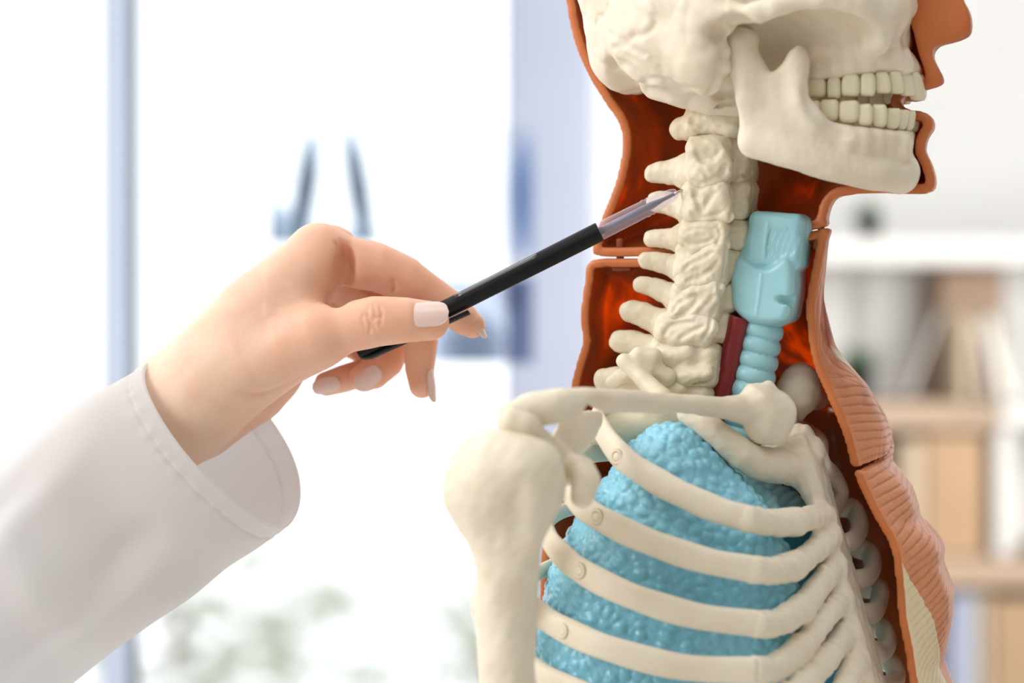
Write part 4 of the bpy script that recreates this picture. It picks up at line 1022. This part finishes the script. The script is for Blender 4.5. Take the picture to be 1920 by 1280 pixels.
# ---- near-side ribs: flat bands sweeping over the lung, back to the spine
def radial(p):
    v = np.array([(p[0] - 30) * .75, p[1], 0.0]); return v / np.linalg.norm(v)
rib_pts = [
    [(1225, 762, -14), (1160, 760, -32), (1120, 775, -50), (1132, 812, -62), (1168, 858, -70), (1225, 898, -77), (1290, 932, -79), (1350, 957, -77), (1409, 974, -73)],
    [(1190, 850, -14), (1110, 850, -40), (1062, 880, -60), (1066, 918, -72), (1100, 955, -80), (1160, 990, -86), (1240, 1024, -88), (1330, 1052, -86), (1420, 1068, -78.5)],
    [(1170, 940, -14), (1090, 945, -44), (1030, 975, -64), (1030, 1010, -76), (1062, 1048, -84), (1110, 1082, -89), (1200, 1123, -92), (1310, 1155, -90), (1431, 1170, -80.5)],
    [(1150, 1050, -14), (1060, 1055, -46), (992, 1085, -68), (985, 1120, -80), (1018, 1155, -86), (1066, 1184, -91), (1150, 1218, -94), (1280, 1250, -93), (1421, 1256, -85)],
    [(1130, 1150, -14), (1040, 1160, -46), (975, 1190, -70), (968, 1225, -82), (1000, 1255, -88), (1060, 1288, -92), (1150, 1320, -95), (1290, 1350, -93), (1448, 1332, -82)]]
pins = [(1165, 856), (1127, 968), (1095, 1069), (1063, 1181)]
for i, a in enumerate(rib_pts):
    pp = BP(a); rr = [3.8, 4.4, 5.2, 5.8, 6.1, 6.1, 6.0, 5.9, 5.7]
    r = part('rib', tube_mesh('rib', pp, rr, 28, radial, 1.9, 8, True, lambda t, an: 1 + .03 * math.sin(t * 37 + 2 * an), .25), MB,
             label=None)
    if i < len(pins):
        j = [k for k, q in enumerate(a) if q[:1] == (0,)]
        # screw boss: ring and cap on the outer face
        c = min((np.linalg.norm(B(pins[i][0], pins[i][1], q) - pt) , q) for q in np.arange(-95, -55, .5) for pt in smooth_closed(np.array(pp), 12, False))[1]
        c = B(pins[i][0], pins[i][1], c); n = radial(c); n[2] = 0; c = c + n * 2.35
        rng = lathe_axis('pin', c, c + n, [(0, 3.5), (.85, 3.35), (1.15, 3.0), (1.1, 2.5), (.55, 2.35), (.5, 2.15), (.95, 1.95), (1.15, 1.4), (1.2, .2)], 28)
        link('pin', rng, MB, r)
        link('pin_ring', lathe_axis('pin_ring', c, c + n, [(-.4, 3.75), (.62, 3.7), (.66, 3.2), (-.4, 3.1)], 28), MCut, r, label='tan ring around the pin')
        link('pin_ring', lathe_axis('pin_ring', c, c + n, [(-.4, 2.5), (.72, 2.45), (.75, 2.1), (-.4, 2.0)], 28), MCut, r, label='small tan ring around the pin head')

# ---- collarbones
part('collarbone', build([(chain(BP(smooth_closed(np.array([(958, 778, -146), (1000, 768, -140), (1050, 760, -132), (1110, 752, -118), (1180, 752, -98), (1260, 758, -76), (1330, 762, -58), (1385, 766, -44), (1425, 772, -34), (1448, 775, -28)], float), 4, False)),
     list(np.interp(np.linspace(0, 1, 37), [0, .1, .22, .35, .5, .7, .82, .92, 1], [5.5, 7.2, 7.6, 5.4, 4.6, 4.8, 7.0, 10.5, 11]))), 2),
     (chain(BP([(1425, 742, -34), (1440, 726, -32)]), [8, 3.2]), 5), (chain(BP([(1430, 806, -34), (1448, 810, -30)]), [6.5, 6]), 5)], .8, 3,
     cuts=[(ell(B(1150, 778, -120), (26, 6, 5)), 6), (ell(B(1330, 800, -72), (28, 8, 5)), 6)], noise=[(.4, 16, 71), (.2, 8, 72)]).mesh('collarbone'), MB, label='near-side collarbone')
part('collarbone', build([(ell(B(1496, 733, 20), (10.5, 10, 13.5), rot_axes((1, 0, -.3), (-.3, 0, 1))), 2), (chain(BP([(1505, 735, 26), (1530, 745, 60), (1540, 735, 95)]), [8, 6, 6]), 5),
     (chain(BP([(1482, 745, 18), (1498, 782, 18)]), [5.5, 1.6]), 4)], .8, 3, noise=[(.4, 9, 73)]).mesh('collarbone'), MB, label='far-side collarbone end')
part('peg', lathe_axis('peg', B(1484, 822, 8), B(1481, 760, 8), [(0, 3.4), (12, 3.1), (15.5, 2.9)], 20), MB, label='small ivory peg on top of the breastbone')

# ---- shoulder blade and upper arm bone
part('shoulder_blade', build([(chain(BP([(962, 792, -148), (985, 800, -146), (1002, 822, -140), (1020, 850, -132)]), [6.5, 6.8, 6, 8]), 5),
     (slab([B(*p) for p in ((1026, 826, -120), (1056, 796, -104), (1084, 772, -92), (1116, 772, -86), (1112, 812, -88), (1090, 850, -94), (1070, 874, -100), (1040, 876, -112), (1018, 860, -122), (1000, 836, -128))], 2.6, 2, 1), 5),
     (chain(BP([(1030, 870, -126), (1060, 878, -122), (1090, 882, -126), (1098, 900, -132), (1092, 930, -136)]), [8, 7, 6.2, 6.2, 5.0]), 4),
     (chain(BP([(1040, 868, -116), (1020, 900, -118), (1010, 940, -118)]), [9, 9, 7]), 6),
     (slab([B(*p) for p in ((1040, 850, -110), (1010, 850, -116), (985, 900, -112), (950, 1000, -104), (920, 1150, -96), (905, 1250, -92), (930, 1260, -88), (980, 1150, -86), (1020, 1000, -92), (1046, 900, -102))], 2.2, 1.8, 1), 4)],
     .9, 3, noise=[(.35, 14, 81)]).mesh('shoulder_blade'), MB)
hf = build([(ell(B(928, 905, -150), (21, 23, 22)), 2), (ell(B(960, 880, -150), (19, 20, 15)), 8), (ell(B(1000, 905, -152), (11, 15, 16)), 8),
            (chain(BP([(945, 940, -150), (948, 1010, -150), (950, 1080, -150), (950, 1200, -150), (950, 1420, -150), (952, 1640, -148)]), [20, 15.2, 13, 12.4, 12, 12]), 12),
            (chain(BP([(1000, 930, -158), (985, 1000, -158), (968, 1060, -156)]), [7, 6, 5]), 8), (chain(BP([(900, 1090, -146), (898, 1140, -146), (902, 1190, -146)]), [2, 3.5, 2]), 5)],
           1.1, 3, cuts=[(chain(BP([(975, 900, -176), (972, 1000, -170), (970, 1100, -166)]), [2.5, 3, 2]), 7)], noise=[(.5, 22, 91), (.3, 10, 92)])
part('upper_arm_bone', hf.mesh('upper_arm_bone'), MB)

# ================================================================== person: hand and sleeve
org = W(412, 828, 0) / 1000
person = empty('person', (org[0], org[1], CAM_Z + org[2]), label='person in a white lab coat, bare hand pointing a black pen at the neck vertebrae', cat='person')
def ppart(name, me, mat, parent=None, **k):
    o = link(name, me, mat, parent or person, **k)
    if parent is None: o.location = -Vector(org)
    return o
w_ = lambda *a: [W(*p) for p in a]
palm = [(chain(w_((120, 950, 14), (245, 850, 10), (337, 767, 6)), [25, 24.5, 24.5]), 4),
        (chain(w_((335, 764, 6), (400, 700, 2), (480, 600, -1), (598, 480, -1)), [25, 24.5, 21, 14.6]), 8),
        (chain(w_((345, 755, 14), (490, 600, 14), (616, 478, 19)), [23, 20, 14.4]), 8),
        (chain(w_((355, 765, 20), (500, 640, 28), (606, 512, 37)), [22, 17, 13.5]), 8),
        (chain(w_((370, 775, 24), (500, 690, 38), (582, 560, 54)), [20, 17, 12.5]), 8),
        (chain(w_((400, 770, 20), (470, 732, 34), (540, 662, 44)), [15, 16, 11]), 8),
        (chain(w_((385, 745, -6), (470, 690, -10), (540, 655, -15), (592, 632, -19)), [21, 19, 16, 14.2]), 9),     # thenar mass
        (chain(w_((520, 600, -8), (560, 580, -8)), [12, 9]), 10)]
thumb = chain(w_((560, 640, -17), (592, 632, -19), (650, 614, -22), (702, 603, -24), (760, 600, -23), (798, 601, -21), (806, 602, -20)), [14.2, 13.8, 11.6, 11.6, 10.4, 9.2, 8.8], (0, 1, 0), 1.08)
fing = [chain(w_((598, 480, -1), (650, 490, 1), (705, 500, 3), (758, 522, 5), (800, 550, 7), (838, 574, 8), (870, 599, 7), (886, 610, 6)), [14.4, 12.0, 11.6, 10.6, 9.4, 8.6, 7.4, 6.1]),
        chain(w_((616, 482, 19), (690, 560, 22), (765, 590, 24), (788, 640, 23), (787, 690, 20), (791, 722, 17)), [14, 11.6, 10.2, 8.4, 7.0, 6.1]),
        chain(w_((606, 515, 38), (690, 610, 42), (735, 645, 42), (724, 676, 38), (700, 698, 33), (682, 708, 30)), [13, 11, 9.4, 8.6, 8.0, 6.8]),
        chain(w_((582, 562, 54), (650, 630, 56), (712, 668, 54), (684, 697, 50), (646, 709, 45), (612, 719, 42)), [12, 9.4, 8.0, 6.8, 6.8, 6.0])]
lo = np.array([-215, -48, -78.0]); hi = np.array([-8, 82, 62.0])
HB = .7
base_f = Field(lo, hi, HB)
for p, k in palm: base_f.add(p, k)
base_f.add(thumb, 5)
pd = base_f.d; D = pd.copy()
for i, p in enumerate(fing):
    sl = base_f.block(p, 8)
    v = p.f(*base_f.axes(sl)).astype(np.float32)
    D[sl] = smin(D[sl], smin(pd[sl], v, 5 if i == 0 else 4), .5)
base_f.d = D
def hc(pts, r=.5, k=1.2): return (chain(w_(*pts), [r] * len(pts)), k)
# skin folds: recess between thumb and forefinger, knuckle wrinkles, wrist folds
base_f.cut(ell(W(641, 522, -15), (6.0, 17, 17), rot_axes((1, 0, -.12), (.12, 0, 1))), 3.2)
for pts, r, k in (([(692, 572), (688, 590), (695, 606), (692, 626)], .5, 1.0), ([(700, 570), (704, 588), (700, 604), (706, 624)], .55, 1.0), ([(712, 574), (716, 592), (712, 612)], .45, 1.0), ([(683, 580), (680, 600), (684, 618)], .35, 1.0), ([(690, 588), (700, 596), (714, 594)], .35, 1.0),
                  ([(664, 538), (690, 547), (722, 552)], .6, 1.5), ([(737, 526), (741, 536), (738, 546)], .4, 2), ([(640, 452), (648, 480), (662, 516)], .7, 2.5), ([(628, 452), (634, 470)], .5, 1.5),
                  ([(450, 738), (490, 738), (530, 724), (565, 706)], .3, 3)):
    carve(base_f, pts, r, k, body=False)
base_f.noise(.22, 26, 7).noise(.06, 5, 8)
body = ppart('hand_and_forearm', base_f.mesh('hand_and_forearm'), MSkin, label='slender bare hand with the pen pinched between thumb and forefinger')

def nail(c, tip, nrm, ln, wd, rc, parent):
    """curved plate: c centre (mm), tip direction, outward normal, length, width, radius of curvature"""
    c = np.array(c, float); t = np.array(tip, float); t /= np.linalg.norm(t); n = np.array(nrm, float); n -= t * (n @ t); n /= np.linalg.norm(n); b = np.cross(t, n)
    V, F = [], []; nu, nv = 18, 24
    for s in (0, 1):
        for i in range(nv + 1):
            u = -1 + 2 * i / nv
            hw = wd / 2 * (1 - abs(u) ** 3.2) ** .5 if abs(u) < 1 else 0.0
            for j in range(nu + 1):
                v_ = -1 + 2 * j / nu; a = v_ * hw / rc
                rr = rc + (0 if s == 0 else -.7)
                off = n * (rr * math.cos(a) - rc) + b * (rr * math.sin(a)) + t * u * ln / 2 - n * (u * u * .55) + (n * .25 if s == 0 else 0)
                V.append(c + off)
    m_ = (nu + 1) * (nv + 1)
    for s in (0, 1):
        for i in range(nv):
            for j in range(nu):
                q = [s * m_ + i * (nu + 1) + j, s * m_ + i * (nu + 1) + j + 1, s * m_ + (i + 1) * (nu + 1) + j + 1, s * m_ + (i + 1) * (nu + 1) + j]
                F.append(q if s == 0 else q[::-1])
    for i in range(nv):
        for j in (0, nu):
            F.append([i * (nu + 1) + j, (i + 1) * (nu + 1) + j, m_ + (i + 1) * (nu + 1) + j, m_ + i * (nu + 1) + j])
    return link('fingernail', pymesh('fingernail', V, F), MNail, parent)
nail(W(802, 586, -31.2), (1, .03, .06), (-.03, -1, .30), 19.4, 13.4, 8.2, body)
nail(W(903, 612, 3.6), (.48, -.1, -.88), (.88, -.36, .36), 11.5, 7.4, 5, body)
nail(W(814, 722, 13.8), (.10, -.1, -1), (1, -.42, .1), 16, 8.4, 5.2, body)
nail(W(690, 709, 22.8), (-.80, -.06, -.55), (-.12, -1, -.12), 14.5, 10, 6.4, body)
nail(W(612, 724, 35.6), (-.97, -.05, -.18), (0, -1, -.25), 14, 9.0, 6.0, body)

# sleeve of the lab coat: wide cuff, open towards the hand
rc_ = W(412, 828, 0)
maj = np.array([32.8, 0, -38.2]); mn_near = np.array([-8.5, -36, -7.5]); mn_far = np.array([15, 42, 15.5])
axd = np.array([-.80, .06, -.553]); axd /= np.linalg.norm(axd)
rs = np.random.RandomState(5); NT = 160; rings = []; NR = 90
def sleeve_pt(s, a, inset=0.0):
    c = rc_ + axd * s + np.array([0, 0, -.0])
    grow = 1 + .0004 * s
    m_ = mn_near if math.sin(a) > 0 else mn_far
    p = maj * math.cos(a) * (1 - inset / 49) * grow + m_ * abs(math.sin(a)) ** (.9) * (1 - inset / 40) * grow
    # cloth folds: long diagonal ridges and a few dents
    fd = 0.0; ft_ = min(1, max(0, (s - 8) / 30))
    for (k1, k2, ph, am) in ((.050, 2.0, .6, 3.4), (.085, -1.0, 2.1, 2.6), (.040, 3.0, 4.0, 2.6), (.12, 2.0, 1.0, 1.1), (.16, -3.0, 0, .6)):
        fd += am * math.sin(k1 * s + k2 * a + ph)
    fd -= 3.2 * math.exp(-((s - 62 - 16 * math.sin(a)) / 13) ** 2) * math.exp(-((a - 1.9) / .8) ** 2)
    fd += 2.0 * math.exp(-((s - 88 - 20 * math.cos(a)) / 10) ** 2) * math.exp(-((a - 1.6) / 1.0) ** 2)
    fd -= 4.2 * math.exp(-((a - 1.35 + .0035 * s) / .20) ** 2) * min(1, max(0, (s - 22) / 40))
    fd += 2.6 * math.exp(-((a - .88 + .001 * s) / .13) ** 2) * min(1, max(0, (s - 30) / 50))
    fd -= 3.6 * math.exp(-((a - 2.55 + .009 * (s - 50)) / .22) ** 2) * math.exp(-((s - 95) / 55) ** 2)
    fd += 2.2 * math.exp(-((a - 2.15 + .006 * (s - 50)) / .14) ** 2) * math.exp(-((s - 80) / 45) ** 2)
    fd *= ft_ * (.22 + .78 * max(0.0, math.sin(a)))
    fd += -.6 * math.exp(-((s - 8.0) / .8) ** 2)           # hem stitch line
    if 1 < s < 14: fd += .42 * math.sin(a * 34 + 2 * math.sin(a * 7)) * math.exp(-((s - 8) / 3.5) ** 2)     # puckers
    fd += .5 * math.sin(3 * a + 1) + .4 * math.sin(5 * a)
    n = p / np.linalg.norm(p)
    return c + p + n * fd
svals = [0, .5, 1.2, 2.2, 3.5, 5, 6, 6.8, 7.4, 8, 8.6, 9.2, 10, 11, 12.5, 14] + list(np.linspace(16.5, 210, 74))
for s in svals[::-1]: rings.append(np.array([sleeve_pt(s, 2 * math.pi * j / NT) for j in range(NT)]))
rim = rings[-1]; rings.append(np.array([sleeve_pt(-.5, 2 * math.pi * j / NT, .5) for j in range(NT)]))
for s in [0, 1.5, 3, 5, 7, 9.4, 9.9, 10.4] + list(np.linspace(14, 210, 50)):
    rings.append(np.array([sleeve_pt(s, 2 * math.pi * j / NT, 1.9 if s < 9.6 else 1.25) for j in range(NT)]))
coat = ppart('lab_coat_sleeve', loft('lab_coat_sleeve', rings), MCoat, label='white cotton lab coat sleeve with a wide stitched cuff')

# ================================================================== pen
pa, pb = W(672, 662, -4.6), W(1286, 352.5, -22)
pd_ = pb - pa; PL = np.linalg.norm(pd_); pt = pd_ / PL
pen = empty('pen', ((pa[0]) / 1000, pa[1] / 1000, CAM_Z + pa[2] / 1000), label='black ballpoint pen with clear grip held in the hand', cat='pen')
def penp(name, me, mat, **k): return link(name, me, mat, pen, **k)
at = lambda px: (px - 672) / (1287 - 672) * PL
z0 = np.zeros(3)
penp('barrel', lathe_axis('barrel', z0, pt, [(0, 3.0), (.5, 3.6), (1.2, 3.8), (30, 4.1), (60, 4.4), (at(1126), 4.55), (at(1127), 4.3), (at(1127) - 1, 3.0)], 48), MPen)
penp('grip', lathe_axis('grip', z0, pt, [(at(1125), 4.15), (at(1130), 4.2), (at(1190), 4.1), (at(1208), 3.95), (at(1211), 4.3), (at(1213), 4.35), (at(1215), 4.0), (at(1219), 4.0), (at(1221), 4.35), (at(1223), 4.2), (at(1225), 3.9), (at(1245), 3.5), (at(1262), 2.9), (at(1268), 2.3), (at(1271), 1.5),
     (at(1270), .85), (at(1245), 1.0), (at(1225), 1.75), (at(1126), 1.8)], 48), MClear, label='clear plastic grip')
penp('refill', lathe_axis('refill', z0, pt, [(at(1100), 1.75), (at(1222), 1.75), (at(1245), .9), (at(1266), .8)], 24), MInk)
penp('nib', lathe_axis('nib', z0, pt, [(at(1262), .8), (at(1272), .75), (at(1277), .6), (at(1285), .32), (at(1287), .12)], 20), MSteel, label='brass-coloured writing tip')
nn = np.cross(pt, [0, 1, 0]); nn /= np.linalg.norm(nn)
if nn[2] < 0: nn = -nn
dn = -nn
yv = np.array([0, -1.0, 0]) - pt * (np.array([0, -1.0, 0]) @ pt); yv /= np.linalg.norm(yv)
clipd = dn * .93 + yv * .36; clipd /= np.linalg.norm(clipd)
def bar(name, pts, hw, ht, side, updir):
    A = smooth_closed(np.array(pts), 6, False); R = []
    for p in A:
        R.append(np.array([p + side * hw * c + updir * ht * s for c, s in ((-1, -.6), (-.7, -1), (.7, -1), (1, -.6), (1, .6), (.7, 1), (-.7, 1), (-1, .6))]))
    return loft(name, R, cap=True)
sd = np.cross(pt, clipd)
penp('clip', bar('clip', [pt * 1.0 + clipd * 3.0, pt * 5 + clipd * 4.4, pt * 14 + clipd * 4.9, pt * 30 + clipd * 5.6, pt * at(872) + clipd * 6.6], 1.9, .8, sd, clipd), MPen)
# flat glossy window along the barrel
wd_ = nn * .72 + yv * .70; wd_ /= np.linalg.norm(wd_); ws = np.cross(pt, wd_)
R = []
for s in np.linspace(at(862), at(1016), 12):
    R.append(np.array([pt * s + wd_ * (4.55 * math.cos(a) + .07) + ws * 4.6 * math.sin(a) for a in np.linspace(-.27, .27, 7)] + [pt * s + wd_ * (4.0 * math.cos(a)) + ws * 4.2 * math.sin(a) for a in np.linspace(.27, -.27, 7)]))
penp('window', loft('window', R, cap=True), MPenG, label='glossy strip along the barrel')

# ================================================================== table that carries the model (below the frame)
tb = empty('table', (.10, .02, 0), label='white table under the anatomical model', cat='table')
M_table = flatm('white_table', (.80, .79, .77), .5, .02)
o = link('tabletop', bevel_box('tabletop', (0, 0, TABLE_Z - .015), (1.3, .7, .03), .004), M_table, tb, False)
for sx in (-.6, .6):
    for sy in (-.3, .3): link('leg', bevel_box('leg', (sx, sy, (TABLE_Z - .03) / 2), (.04, .04, TABLE_Z - .03), .003), M_table, tb, False)
# display base of the model
stand = link('display_base', bevel_box('display_base', (.0, .0, -.015), (.26, .20, .03), .006), M_table, torso, False)
hz = DZ + (640 - 1520) * PX / 1000
link('display_pole', lathe_axis('display_pole', (20, 40, 0), (20, 40, 1), [(0, 12), (hz * 1000 + 30, 12)], 24), MSteel, torso)
bpy.context.view_layer.update()
